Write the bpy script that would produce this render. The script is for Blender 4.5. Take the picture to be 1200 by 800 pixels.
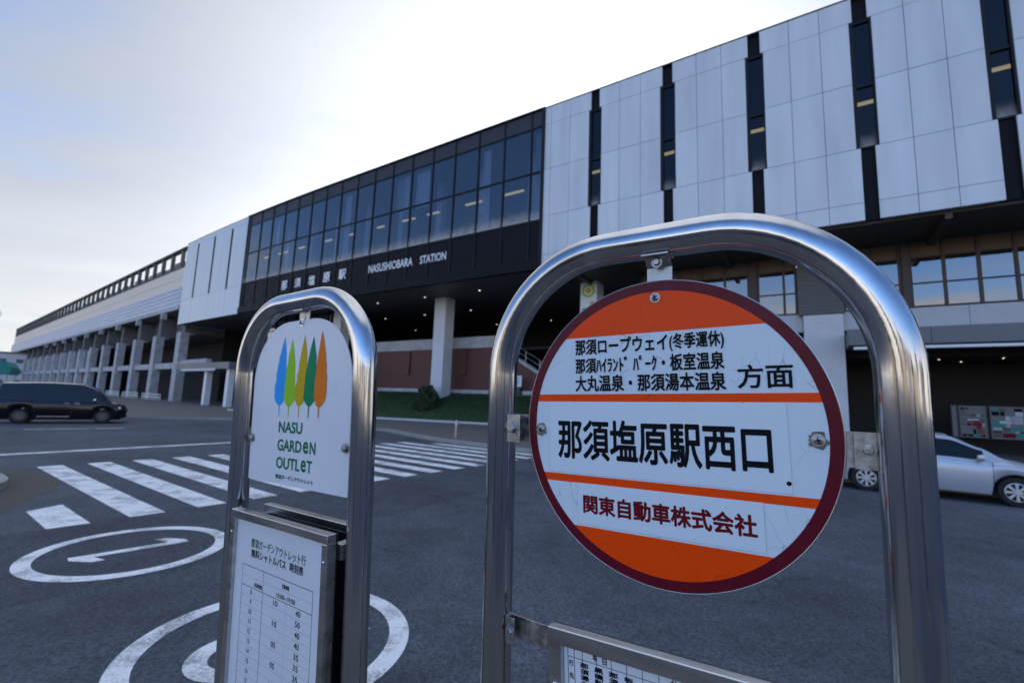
import bpy, math, random
from mathutils import Vector, Matrix
random.seed(7)
R = math.radians
sc = bpy.context.scene
for o in list(bpy.data.objects): bpy.data.objects.remove(o)
COL = sc.collection

# ------------------------------------------------------------------ camera, sky, sun, exposure
EYE = 1.85
PITCH, ROLL = .129, .037
def camera():
    f = Vector((0, math.cos(PITCH), math.sin(PITCH))); u = Vector((0, -math.sin(PITCH), math.cos(PITCH))); x = Vector((1, 0, 0))
    rx = x*math.cos(ROLL) + u*math.sin(ROLL); up = -x*math.sin(ROLL) + u*math.cos(ROLL)
    cd = bpy.data.cameras.new('camera'); c = bpy.data.objects.new('camera', cd); COL.objects.link(c)
    m = Matrix((rx, up, -f)).transposed().to_4x4(); m.translation = (0, 0, EYE)
    c.matrix_world = m
    cd.sensor_width = 36; cd.lens = 16; cd.clip_start = .02; cd.clip_end = 4000
    cd.dof.use_dof = True; cd.dof.focus_distance = .74; cd.dof.aperture_fstop = 5.6
    sc.camera = c
camera()
SUN_EL, SUN_AZ = R(15), R(8)          # azimuth measured from +Y towards +X: low behind the station
SKY_STRENGTH, SUN_STRENGTH, EXPOSURE = .12, 2.6, 1.42
def world():
    w = bpy.data.worlds.new('World'); sc.world = w; w.use_nodes = True
    nt = w.node_tree; nt.nodes.clear(); N = nt.nodes.new; L = nt.links.new
    out = N('ShaderNodeOutputWorld'); bg = N('ShaderNodeBackground'); bg.inputs['Strength'].default_value = SKY_STRENGTH
    sky = N('ShaderNodeTexSky'); sky.sky_type = 'NISHITA'; sky.sun_disc = False
    sky.sun_elevation = SUN_EL; sky.sun_rotation = SUN_AZ; sky.air_density = 1; sky.dust_density = .25; sky.ozone_density = 4
    tc = N('ShaderNodeTexCoord'); sep = N('ShaderNodeSeparateXYZ'); L(tc.outputs['Generated'], sep.inputs[0])
    # thin cloud veil: stretched noise on a flat cloud deck (direction / height)
    zc = N('ShaderNodeMath'); zc.operation = 'MAXIMUM'; zc.inputs[1].default_value = .05; L(sep.outputs['Z'], zc.inputs[0])
    dv = N('ShaderNodeVectorMath'); dv.operation = 'DIVIDE'; cb = N('ShaderNodeCombineXYZ')
    for k in 'XYZ': L(zc.outputs[0], cb.inputs[k])
    L(tc.outputs['Generated'], dv.inputs[0]); L(cb.outputs[0], dv.inputs[1])
    mp = N('ShaderNodeMapping'); mp.inputs['Scale'].default_value = (.55, 1.0, 0); mp.inputs['Rotation'].default_value = (0, 0, R(35)); L(dv.outputs[0], mp.inputs[0])
    ns = N('ShaderNodeTexNoise'); ns.inputs['Scale'].default_value = 1.1; ns.inputs['Detail'].default_value = 7; ns.inputs['Roughness'].default_value = .55; L(mp.outputs[0], ns.inputs[0])
    # more veil towards the sun
    dt = N('ShaderNodeVectorMath'); dt.operation = 'DOT_PRODUCT'; L(tc.outputs['Generated'], dt.inputs[0])
    dt.inputs[1].default_value = (math.sin(SUN_AZ)*math.cos(SUN_EL), math.cos(SUN_AZ)*math.cos(SUN_EL), math.sin(SUN_EL))
    mr = N('ShaderNodeMapRange'); mr.interpolation_type = 'SMOOTHSTEP'
    mr.inputs['From Min'].default_value = -.15; mr.inputs['From Max'].default_value = .9; mr.inputs['To Min'].default_value = -.42; mr.inputs['To Max'].default_value = .42
    L(dt.outputs['Value'], mr.inputs['Value'])
    ad = N('ShaderNodeMath'); ad.operation = 'ADD'; L(ns.outputs['Fac'], ad.inputs[0]); L(mr.outputs[0], ad.inputs[1])
    cr = N('ShaderNodeMapRange'); cr.interpolation_type = 'SMOOTHSTEP'; cr.inputs['From Min'].default_value = .32; cr.inputs['From Max'].default_value = .95; cr.inputs['To Max'].default_value = .93
    cl = N('ShaderNodeMix'); cl.data_type = 'RGBA'
    # cloud brightness follows closeness to the sun
    lz = N('ShaderNodeMapRange'); lz.interpolation_type = 'SMOOTHSTEP'; lz.inputs['From Min'].default_value = .05; lz.inputs['From Max'].default_value = .45; lz.inputs['To Min'].default_value = .75; lz.inputs['To Max'].default_value = 0; L(sep.outputs['Z'], lz.inputs['Value'])
    lzs = lz
    cm = N('ShaderNodeMapRange'); cm.inputs['From Min'].default_value = .4; cm.inputs['From Max'].default_value = 1; L(dt.outputs['Value'], cm.inputs['Value'])
    def mth(op, a, b=None, c=None):
        m = N('ShaderNodeMath'); m.operation = op
        for q, v_ in enumerate((a, b, c)):
            if v_ is None: continue
            if isinstance(v_, (int, float)): m.inputs[q].default_value = v_
            else: L(v_, m.inputs[q])
        return m.outputs[0]
    t3 = mth('POWER', cm.outputs[0], 3); b0 = mth('MULTIPLY_ADD', t3, 4.3, 1.6)
    cc = N('ShaderNodeVectorMath'); cc.operation = 'SCALE'
    cx = N('ShaderNodeMix'); cx.data_type = 'RGBA'; cx.inputs['A'].default_value = (.9, .98, 1.12, 1); cx.inputs['B'].default_value = (1.02, 1, .985, 1)
    wb = N('ShaderNodeMapRange'); wb.interpolation_type = 'SMOOTHSTEP'; wb.inputs['From Min'].default_value = -.4; wb.inputs['From Max'].default_value = .3; wb.inputs['To Min'].default_value = 1; wb.inputs['To Max'].default_value = 0; L(dt.outputs['Value'], wb.inputs['Value'])
    cw = N('ShaderNodeMix'); cw.data_type = 'RGBA'; cw.inputs['A'].default_value = (1.02, 1, .985, 1); cw.inputs['B'].default_value = (1.16, 1, .84, 1); L(wb.outputs[0], cw.inputs['Factor']); L(cw.outputs['Result'], cx.inputs['B'])
    L(mth('MULTIPLY_ADD', lzs.outputs[0], 1.1, mth('POWER', cm.outputs[0], 1.5)), cx.inputs['Factor']); L(cx.outputs['Result'], cc.inputs[0])
    tn = N('ShaderNodeVectorMath'); tn.operation = 'MULTIPLY'; tn.inputs[1].default_value = (.98, .97, 1.1); L(sky.outputs[0], tn.inputs[0])
    # low cloud bank over the town
    a2 = N('ShaderNodeMath'); a2.operation = 'ADD'; L(ad.outputs[0], a2.inputs[0]); L(lz.outputs[0], a2.inputs[1]); L(a2.outputs[0], cr.inputs['Value']); bk = N('ShaderNodeMapRange'); bk.interpolation_type = 'SMOOTHSTEP'; bk.inputs['From Min'].default_value = -.35; bk.inputs['From Max'].default_value = .5; bk.inputs['To Min'].default_value = 5.0; bk.inputs['To Max'].default_value = 1.2; L(dt.outputs['Value'], bk.inputs['Value'])
    fb_ = mth('MULTIPLY_ADD', lz.outputs[0], bk.outputs[0], b0)
    zn = N('ShaderNodeMapRange'); zn.interpolation_type = 'SMOOTHSTEP'; zn.inputs['From Min'].default_value = .72; zn.inputs['From Max'].default_value = .95; L(sep.outputs['Z'], zn.inputs['Value'])   # brighter sky overhead, out of view, added to light the ground
    fb_ = mth('MULTIPLY_ADD', zn.outputs[0], 2.2, fb_); L(mth('MULTIPLY_ADD', zn.outputs[0], .6, a2.outputs[0]), cr.inputs['Value'])
    fb_ = mth('MULTIPLY', fb_, mth('MULTIPLY_ADD', ns.outputs['Fac'], .3, .87)); L(fb_, cc.inputs['Scale'])
    L(cr.outputs[0], cl.inputs['Factor']); L(tn.outputs[0], cl.inputs['A']); L(cc.outputs[0], cl.inputs['B'])
    L(cl.outputs['Result'], bg.inputs['Color']); L(bg.outputs[0], out.inputs[0])
world()
def sun():
    d = bpy.data.lights.new('sun', 'SUN'); d.energy = SUN_STRENGTH; d.angle = R(.5); d.color = (1, .86, .68)
    o = bpy.data.objects.new('sun', d); COL.objects.link(o)
    v = Vector((math.sin(SUN_AZ)*math.cos(SUN_EL), math.cos(SUN_AZ)*math.cos(SUN_EL), math.sin(SUN_EL)))
    o.rotation_euler = (-v).to_track_quat('-Z', 'Y').to_euler(); o.location = (0, 0, 60)
sun()
sc.view_settings.view_transform = 'Standard'; sc.view_settings.look = 'None'; sc.view_settings.gamma = 1
sc.view_settings.use_curve_mapping = False; sc.view_settings.exposure = EXPOSURE
sc.render.engine = 'CYCLES'
sc.cycles.use_denoising = True
sc.cycles.max_bounces = 8; sc.cycles.transparent_max_bounces = 12; sc.cycles.sample_clamp_indirect = 6

# ------------------------------------------------------------------ helpers
OFF = {}
class MB:
    """collects shapes; build() links them as ONE mesh object"""
    def __init__(s, fn=None): s.v = []; s.f = []; s.m = []; s.fn = fn
    def add(s, vs, fs, mi=0):
        n = len(s.v); s.v += [tuple(v) for v in vs]; s.f += [tuple(i+n for i in f) for f in fs]; s.m += [mi]*len(fs)
    def box(s, x0, x1, y0, y1, z0, z1, seg=1, mi=0):
        vs = []; fs = []
        for i in range(seg+1):
            x = x0+(x1-x0)*i/seg; vs += [(x, y0, z0), (x, y1, z0), (x, y1, z1), (x, y0, z1)]
        for i in range(seg):
            a = 4*i; b = a+4
            for j in range(4): k = (j+1) % 4; fs.append((a+j, a+k, b+k, b+j)[::-1])
        fs.append((0, 1, 2, 3)[::-1]); e = 4*seg; fs.append((e, e+1, e+2, e+3))
        s.add(vs, [f[::-1] for f in fs], mi)
    def prism(s, pts, a, b, axis='z', mi=0):
        n = len(pts)
        def P(p, t): return (p[0], p[1], t) if axis == 'z' else ((p[0], t, p[1]) if axis == 'y' else (t, p[0], p[1]))
        s.add([P(p, a) for p in pts]+[P(p, b) for p in pts],
              [tuple(range(n))[::-1], tuple(range(n, 2*n))]+[(i, (i+1) % n, n+(i+1) % n, n+i) for i in range(n)], mi)
    def tube(s, pts, r, n=16, closed=False, cap=True, mi=0):
        pts = [Vector(p) for p in pts]; m = len(pts); t0 = (pts[1]-pts[0]).normalized()
        up = Vector((0, 0, 1)) if abs(t0.z) < .9 else Vector((0, 1, 0)); nx = t0.cross(up).normalized()
        vs = []; fs = []
        for i, p in enumerate(pts):
            t = (pts[min(i+1, m-1)]-pts[max(i-1, 0)]).normalized()
            nx = (nx-t*nx.dot(t)).normalized(); ny = t.cross(nx)
            rr = r[i] if isinstance(r, (list, tuple)) else r
            vs += [p+nx*rr*math.cos(2*math.pi*k/n)+ny*rr*math.sin(2*math.pi*k/n) for k in range(n)]
        for i in range(m-1):
            for k in range(n): j = (k+1) % n; fs.append((i*n+k, i*n+j, i*n+n+j, i*n+n+k))
        if cap: fs.append(tuple(range(n))[::-1]); fs.append(tuple(range((m-1)*n, m*n)))
        s.add(vs, fs, mi)
    def cyl(s, p, q, r, n=16, mi=0): s.tube([p, q], r, n, mi=mi)
    def lathe(s, prof, n=24, M=None, mi=0, cap=True):
        """prof: (radius, height) about local z"""
        vs = []; fs = []; M = M or Matrix()
        for r_, z in prof: vs += [M @ Vector((r_*math.cos(2*math.pi*k/n), r_*math.sin(2*math.pi*k/n), z)) for k in range(n)]
        for i in range(len(prof)-1):
            for k in range(n): j = (k+1) % n; fs.append((i*n+k, i*n+j, i*n+n+j, i*n+n+k))
        if cap and prof[0][0] > 1e-6: fs.append(tuple(range(n))[::-1])
        if cap and prof[-1][0] > 1e-6: fs.append(tuple(range((len(prof)-1)*n, len(prof)*n)))
        s.add(vs, fs, mi)
    def build(s, name, mat, parent=None, smooth=False, bevel=0):
        vs = [s.fn(*v) for v in s.v] if s.fn else s.v
        off = OFF.get(parent.name, None) if parent else None
        if off is not None and s.fn: vs = [Vector(v)-off for v in vs]
        me = bpy.data.meshes.new(name); me.from_pydata([tuple(v) for v in vs], [], s.f)
        mats = mat if isinstance(mat, (list, tuple)) else [mat]
        for m in mats: me.materials.append(m)
        me.polygons.foreach_set('material_index', s.m)
        me.validate(); me.update()
        import bmesh
        bm = bmesh.new(); bm.from_mesh(me); bmesh.ops.remove_doubles(bm, verts=bm.verts, dist=1e-6); bmesh.ops.recalc_face_normals(bm, faces=bm.faces); bm.to_mesh(me); bm.free()
        o = bpy.data.objects.new(name, me); COL.objects.link(o)
        if smooth:
            me.polygons.foreach_set('use_smooth', [True]*len(me.polygons)); me.set_sharp_from_angle(angle=R(38))
        if bevel:
            b = o.modifiers.new('bevel', 'BEVEL'); b.width = bevel; b.segments = 2; b.limit_method = 'ANGLE'
        if parent:
            o.parent = parent
            if off is not None: OFF[o.name] = off
        return o
def tag(o, label=None, cat=None, group=None, kind=None):
    if label: o['label'] = label
    if cat: o['category'] = cat
    if group: o['group'] = group
    if kind: o['kind'] = kind
    return o
def empty(name, loc, label, cat, group=None, world_coords=False, rot=None):
    o = bpy.data.objects.new(name, None); COL.objects.link(o); o.location = loc; o.empty_display_size = .3
    if rot: o.rotation_euler = rot
    if world_coords: OFF[o.name] = Vector(loc)
    return tag(o, label, cat, group)
def copy_tree(o, parent=None):
    c = o.copy(); COL.objects.link(c)
    if parent: c.parent = parent
    for ch in [x for x in COL.objects if x.parent == o]: copy_tree(ch, c)
    return c

# ------------------------------------------------------------------ materials
def mat(name, col, rough=.5, metal=0, noise=0, nscale=8, bump=0, bscale=60, spec=.5, dirt=None, stretch=None, coat=0):
    m = bpy.data.materials.new(name); m.use_nodes = True; nt = m.node_tree; N = nt.nodes.new; L = nt.links.new
    p = nt.nodes['Principled BSDF']; p.inputs['Base Color'].default_value = (*col, 1); p.inputs['Roughness'].default_value = rough
    p.inputs['Metallic'].default_value = metal; p.inputs['Specular IOR Level'].default_value = spec; p.inputs['Coat Weight'].default_value = coat
    tc = N('ShaderNodeTexCoord'); src = tc.outputs['Object']
    if stretch:
        mp = N('ShaderNodeMapping'); mp.inputs['Scale'].default_value = stretch; L(src, mp.inputs[0]); src = mp.outputs[0]
    if noise:
        n = N('ShaderNodeTexNoise'); n.inputs['Scale'].default_value = nscale; n.inputs['Detail'].default_value = 6; L(src, n.inputs[0])
        r = N('ShaderNodeMapRange'); r.inputs['From Min'].default_value = .3; r.inputs['From Max'].default_value = .7; r.inputs['To Min'].default_value = 1-noise; r.inputs['To Max'].default_value = 1+noise; L(n.outputs['Fac'], r.inputs['Value'])
        x = N('ShaderNodeVectorMath'); x.operation = 'SCALE'; x.inputs[0].default_value = col; L(r.outputs[0], x.inputs['Scale']); L(x.outputs[0], p.inputs['Base Color'])
        rr = N('ShaderNodeMapRange'); rr.inputs['From Min'].default_value = .3; rr.inputs['From Max'].default_value = .7; rr.inputs['To Min'].default_value = max(.02, rough*.8); rr.inputs['To Max'].default_value = min(1, rough*1.25); L(n.outputs['Fac'], rr.inputs['Value']); L(rr.outputs[0], p.inputs['Roughness'])
    if bump:
        n2 = N('ShaderNodeTexNoise'); n2.inputs['Scale'].default_value = bscale; n2.inputs['Detail'].default_value = 4; L(src, n2.inputs[0])
        b = N('ShaderNodeBump'); b.inputs['Strength'].default_value = bump; b.inputs['Distance'].default_value = .01; L(n2.outputs['Fac'], b.inputs['Height']); L(b.outputs[0], p.inputs['Normal'])
    return m
def panel_variation(m, amt):
    nt = m.node_tree; p = nt.nodes['Principled BSDF']; src = p.inputs['Base Color'].links[0].from_socket
    g = nt.nodes.new('ShaderNodeNewGeometry'); r = nt.nodes.new('ShaderNodeMapRange'); r.inputs['To Min'].default_value = 1-amt; r.inputs['To Max'].default_value = 1+amt*.6
    x = nt.nodes.new('ShaderNodeVectorMath'); x.operation = 'SCALE'; nt.links.new(g.outputs['Random Per Island'], r.inputs['Value']); nt.links.new(src, x.inputs[0]); nt.links.new(r.outputs[0], x.inputs['Scale']); nt.links.new(x.outputs[0], p.inputs['Base Color'])
def emis(name, col, s):
    m = bpy.data.materials.new(name); m.use_nodes = True; nt = m.node_tree; nt.nodes.clear()
    e = nt.nodes.new('ShaderNodeEmission'); e.inputs[0].default_value = (*col, 1); e.inputs[1].default_value = s
    o = nt.nodes.new('ShaderNodeOutputMaterial'); nt.links.new(e.outputs[0], o.inputs[0]); return m
def glass(name, tint, ior=1.6, base=.04, wav=.0):
    m = bpy.data.materials.new(name); m.use_nodes = True; nt = m.node_tree; nt.nodes.clear(); N = nt.nodes.new; L = nt.links.new
    o = N('ShaderNodeOutputMaterial'); mx = N('ShaderNodeMixShader'); t = N('ShaderNodeBsdfTransparent'); t.inputs[0].default_value = (*tint, 1)
    g = N('ShaderNodeBsdfGlossy'); g.inputs['Roughness'].default_value = .015; g.inputs['Color'].default_value = (.92, .95, 1, 1)
    fr = N('ShaderNodeFresnel'); ge = N('ShaderNodeNewGeometry'); im = N('ShaderNodeMapRange'); im.inputs['To Min'].default_value = ior; im.inputs['To Max'].default_value = 1/ior; L(ge.outputs['Backfacing'], im.inputs['Value']); L(im.outputs[0], fr.inputs['IOR']); a = N('ShaderNodeMath'); a.operation = 'ADD'; a.use_clamp = True; a.inputs[1].default_value = base
    L(fr.outputs[0], a.inputs[0]); L(a.outputs[0], mx.inputs[0]); L(t.outputs[0], mx.inputs[1]); L(g.outputs[0], mx.inputs[2]); L(mx.outputs[0], o.inputs[0])
    if wav:
        tc = N('ShaderNodeTexCoord'); n = N('ShaderNodeTexNoise'); n.inputs['Scale'].default_value = .7; n.inputs['Detail'].default_value = 2; L(tc.outputs['Object'], n.inputs[0])
        b = N('ShaderNodeBump'); b.inputs['Strength'].default_value = wav; b.inputs['Distance'].default_value = .05; L(n.outputs['Fac'], b.inputs['Height']); L(b.outputs[0], g.inputs['Normal']); L(b.outputs[0], fr.inputs['Normal'])
    return m
def film(name, z0, z1):  # pale sheet for the pane bottoms, fading out upward with a ragged edge
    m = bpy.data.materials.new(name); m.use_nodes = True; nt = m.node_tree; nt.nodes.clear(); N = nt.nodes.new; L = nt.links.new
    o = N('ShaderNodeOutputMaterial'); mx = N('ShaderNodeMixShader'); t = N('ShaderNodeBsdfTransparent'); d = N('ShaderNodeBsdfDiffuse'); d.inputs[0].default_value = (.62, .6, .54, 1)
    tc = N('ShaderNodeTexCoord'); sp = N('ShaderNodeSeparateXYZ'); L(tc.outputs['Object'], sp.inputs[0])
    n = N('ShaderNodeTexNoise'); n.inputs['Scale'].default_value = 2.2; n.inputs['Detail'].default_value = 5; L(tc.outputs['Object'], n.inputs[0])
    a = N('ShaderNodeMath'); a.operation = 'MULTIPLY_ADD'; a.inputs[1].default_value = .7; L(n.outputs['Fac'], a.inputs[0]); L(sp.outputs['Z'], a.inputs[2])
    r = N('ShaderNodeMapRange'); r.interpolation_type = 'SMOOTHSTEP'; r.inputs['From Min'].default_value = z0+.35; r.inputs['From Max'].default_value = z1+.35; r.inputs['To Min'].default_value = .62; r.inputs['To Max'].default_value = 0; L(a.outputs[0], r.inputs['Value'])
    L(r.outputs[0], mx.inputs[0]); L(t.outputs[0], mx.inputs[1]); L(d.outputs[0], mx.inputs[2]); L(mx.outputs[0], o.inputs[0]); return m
def asphalt(name='asphalt', tone=(.07, .08, .098)):
    m = bpy.data.materials.new(name); m.use_nodes = True; nt = m.node_tree; N = nt.nodes.new; L = nt.links.new
    p = nt.nodes['Principled BSDF']; tc = N('ShaderNodeTexCoord'); g = tc.outputs['Object']
    def nz(sc_, det, src=g):
        n = N('ShaderNodeTexNoise'); n.inputs['Scale'].default_value = sc_; n.inputs['Detail'].default_value = det; L(src, n.inputs[0]); return n.outputs['Fac']
    def rng(v, a, b, c, d):
        r = N('ShaderNodeMapRange'); L(v, r.inputs['Value']); r.inputs['From Min'].default_value = a; r.inputs['From Max'].default_value = b; r.inputs['To Min'].default_value = c; r.inputs['To Max'].default_value = d; return r.outputs[0]
    def mul(a, b):
        x = N('ShaderNodeMath'); x.operation = 'MULTIPLY'; L(a, x.inputs[0]); L(b, x.inputs[1]); return x.outputs[0]
    big = rng(nz(.35, 5), .32, .68, .7, 1.28); mid = rng(nz(2.2, 7), .3, .7, .84, 1.16)
    v = N('ShaderNodeTexVoronoi'); v.inputs['Scale'].default_value = 55; L(g, v.inputs[0]); ag = rng(v.outputs['Color'], 0, 1, .5, 1.65)
    # cracks: thin voronoi edges warped by noise, kept only in patches
    wn = N('ShaderNodeTexNoise'); wn.inputs['Scale'].default_value = 1.5; wn.inputs['Detail'].default_value = 5; L(g, wn.inputs[0])
    wm = N('ShaderNodeVectorMath'); wm.operation = 'MULTIPLY_ADD'; wm.inputs[1].default_value = (.9, .9, 0); L(wn.outputs['Color'], wm.inputs[0]); L(g, wm.inputs[2])
    cv = N('ShaderNodeTexVoronoi'); cv.feature = 'DISTANCE_TO_EDGE'; cv.inputs['Scale'].default_value = .55; L(wm.outputs[0], cv.inputs[0])
    ck = rng(cv.outputs['Distance'], 0, .009, 0, 1); pat = rng(nz(.45, 2), .5, .62, 1, 0)
    mx = N('ShaderNodeMath'); mx.operation = 'MAXIMUM'; L(ck, mx.inputs[0]); L(pat, mx.inputs[1]); ckf = rng(mx.outputs[0], 0, 1, .35, 1)
    val = mul(mul(mul(big, mid), ag), ckf)
    s = N('ShaderNodeVectorMath'); s.operation = 'SCALE'; s.inputs[0].default_value = tone; L(val, s.inputs['Scale']); L(s.outputs[0], p.inputs['Base Color'])
    p.inputs['Roughness'].default_value = .82; p.inputs['Specular IOR Level'].default_value = .3
    b = N('ShaderNodeBump'); b.inputs['Strength'].default_value = .5; b.inputs['Distance'].default_value = .006; L(v.outputs['Distance'], b.inputs['Height']); L(b.outputs[0], p.inputs['Normal'])
    return m
def road_paint():
    m = bpy.data.materials.new('road_paint'); m.use_nodes = True; nt = m.node_tree; N = nt.nodes.new; L = nt.links.new
    p = nt.nodes['Principled BSDF']; tc = N('ShaderNodeTexCoord')
    a = N('ShaderNodeTexNoise'); a.inputs['Scale'].default_value = 2.2; a.inputs['Detail'].default_value = 9; a.inputs['Roughness'].default_value = .68; L(tc.outputs['Object'], a.inputs[0])
    c = N('ShaderNodeTexNoise'); c.inputs['Scale'].default_value = 45; c.inputs['Detail'].default_value = 3; L(tc.outputs['Object'], c.inputs[0])
    ad = N('ShaderNodeMath'); ad.operation = 'MULTIPLY_ADD'; ad.inputs[1].default_value = .35; L(c.outputs['Fac'], ad.inputs[0]); L(a.outputs['Fac'], ad.inputs[2])
    r = N('ShaderNodeMapRange'); r.inputs['From Min'].default_value = .5; r.inputs['From Max'].default_value = .7; L(ad.outputs[0], r.inputs['Value'])
    mx = N('ShaderNodeMix'); mx.data_type = 'RGBA'; mx.inputs['A'].default_value = (.22, .22, .22, 1); mx.inputs['B'].default_value = (.82, .82, .82, 1); L(r.outputs[0], mx.inputs['Factor'])
    L(mx.outputs['Result'], p.inputs['Base Color']); p.inputs['Roughness'].default_value = .65
    b = N('ShaderNodeBump'); b.inputs['Strength'].default_value = .3; b.inputs['Distance'].default_value = .004; L(c.outputs['Fac'], b.inputs['Height']); L(b.outputs[0], p.inputs['Normal'])
    return m
def crackle(name, col, rough=.32, amt=.5, scale=26, spec=.25):
    """old enamel: fine craze lines"""
    m = bpy.data.materials.new(name); m.use_nodes = True; nt = m.node_tree; N = nt.nodes.new; L = nt.links.new
    p = nt.nodes['Principled BSDF']; p.inputs['Roughness'].default_value = rough; p.inputs['Specular IOR Level'].default_value = spec; tc = N('ShaderNodeTexCoord'); g = tc.outputs['Object']
    wn = N('ShaderNodeTexNoise'); wn.inputs['Scale'].default_value = 9; wn.inputs['Detail'].default_value = 3; L(g, wn.inputs[0])
    wm = N('ShaderNodeVectorMath'); wm.operation = 'MULTIPLY_ADD'; wm.inputs[1].default_value = (.09, .09, .09); L(wn.outputs['Color'], wm.inputs[0]); L(g, wm.inputs[2])
    mp = N('ShaderNodeMapping'); mp.inputs['Scale'].default_value = (1.25, .01, .7); L(wm.outputs[0], mp.inputs[0])
    v = N('ShaderNodeTexVoronoi'); v.feature = 'DISTANCE_TO_EDGE'; v.inputs['Scale'].default_value = scale; L(mp.outputs[0], v.inputs[0])
    r = N('ShaderNodeMapRange'); r.inputs['From Max'].default_value = .012; r.inputs['To Min'].default_value = 1-amt; L(v.outputs['Distance'], r.inputs['Value'])
    n = N('ShaderNodeTexNoise'); n.inputs['Scale'].default_value = 14; n.inputs['Detail'].default_value = 3; L(g, n.inputs[0])
    k = N('ShaderNodeMapRange'); k.inputs['From Min'].default_value = .48; k.inputs['From Max'].default_value = .6; k.inputs['To Min'].default_value = 1; k.inputs['To Max'].default_value = 0; L(n.outputs['Fac'], k.inputs['Value'])
    mx = N('ShaderNodeMath'); mx.operation = 'MAXIMUM'; L(r.outputs[0], mx.inputs[0]); L(k.outputs[0], mx.inputs[1])
    s = N('ShaderNodeVectorMath'); s.operation = 'SCALE'; s.inputs[0].default_value = col; L(mx.outputs[0], s.inputs['Scale']); L(s.outputs[0], p.inputs['Base Color'])
    return m
def brick():
    m = bpy.data.materials.new('red_brick'); m.use_nodes = True; nt = m.node_tree; N = nt.nodes.new; L = nt.links.new
    p = nt.nodes['Principled BSDF']; tc = N('ShaderNodeTexCoord')
    mp = N('ShaderNodeMapping'); mp.inputs['Rotation'].default_value = (R(90), 0, 0); mp.vector_type = 'TEXTURE'; L(tc.outputs['Object'], mp.inputs[0])
    sx = N('ShaderNodeSeparateXYZ'); L(tc.outputs['Object'], sx.inputs[0]); cb = N('ShaderNodeCombineXYZ')
    a = N('ShaderNodeMath'); a.operation = 'SUBTRACT'; L(sx.outputs['X'], a.inputs[0]); L(sx.outputs['Y'], a.inputs[1]); L(a.outputs[0], cb.inputs['X']); L(sx.outputs['Z'], cb.inputs['Y'])
    b = N('ShaderNodeTexBrick'); b.inputs['Scale'].default_value = 2.2; b.inputs['Color1'].default_value = (.13, .038, .028, 1); b.inputs['Color2'].default_value = (.095, .028, .021, 1); b.inputs['Mortar'].default_value = (.08, .05, .047, 1); b.inputs['Mortar Size'].default_value = .012
    L(cb.outputs[0], b.inputs[0]); L(b.outputs[0], p.inputs['Base Color']); p.inputs['Roughness'].default_value = .6
    return m
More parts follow.
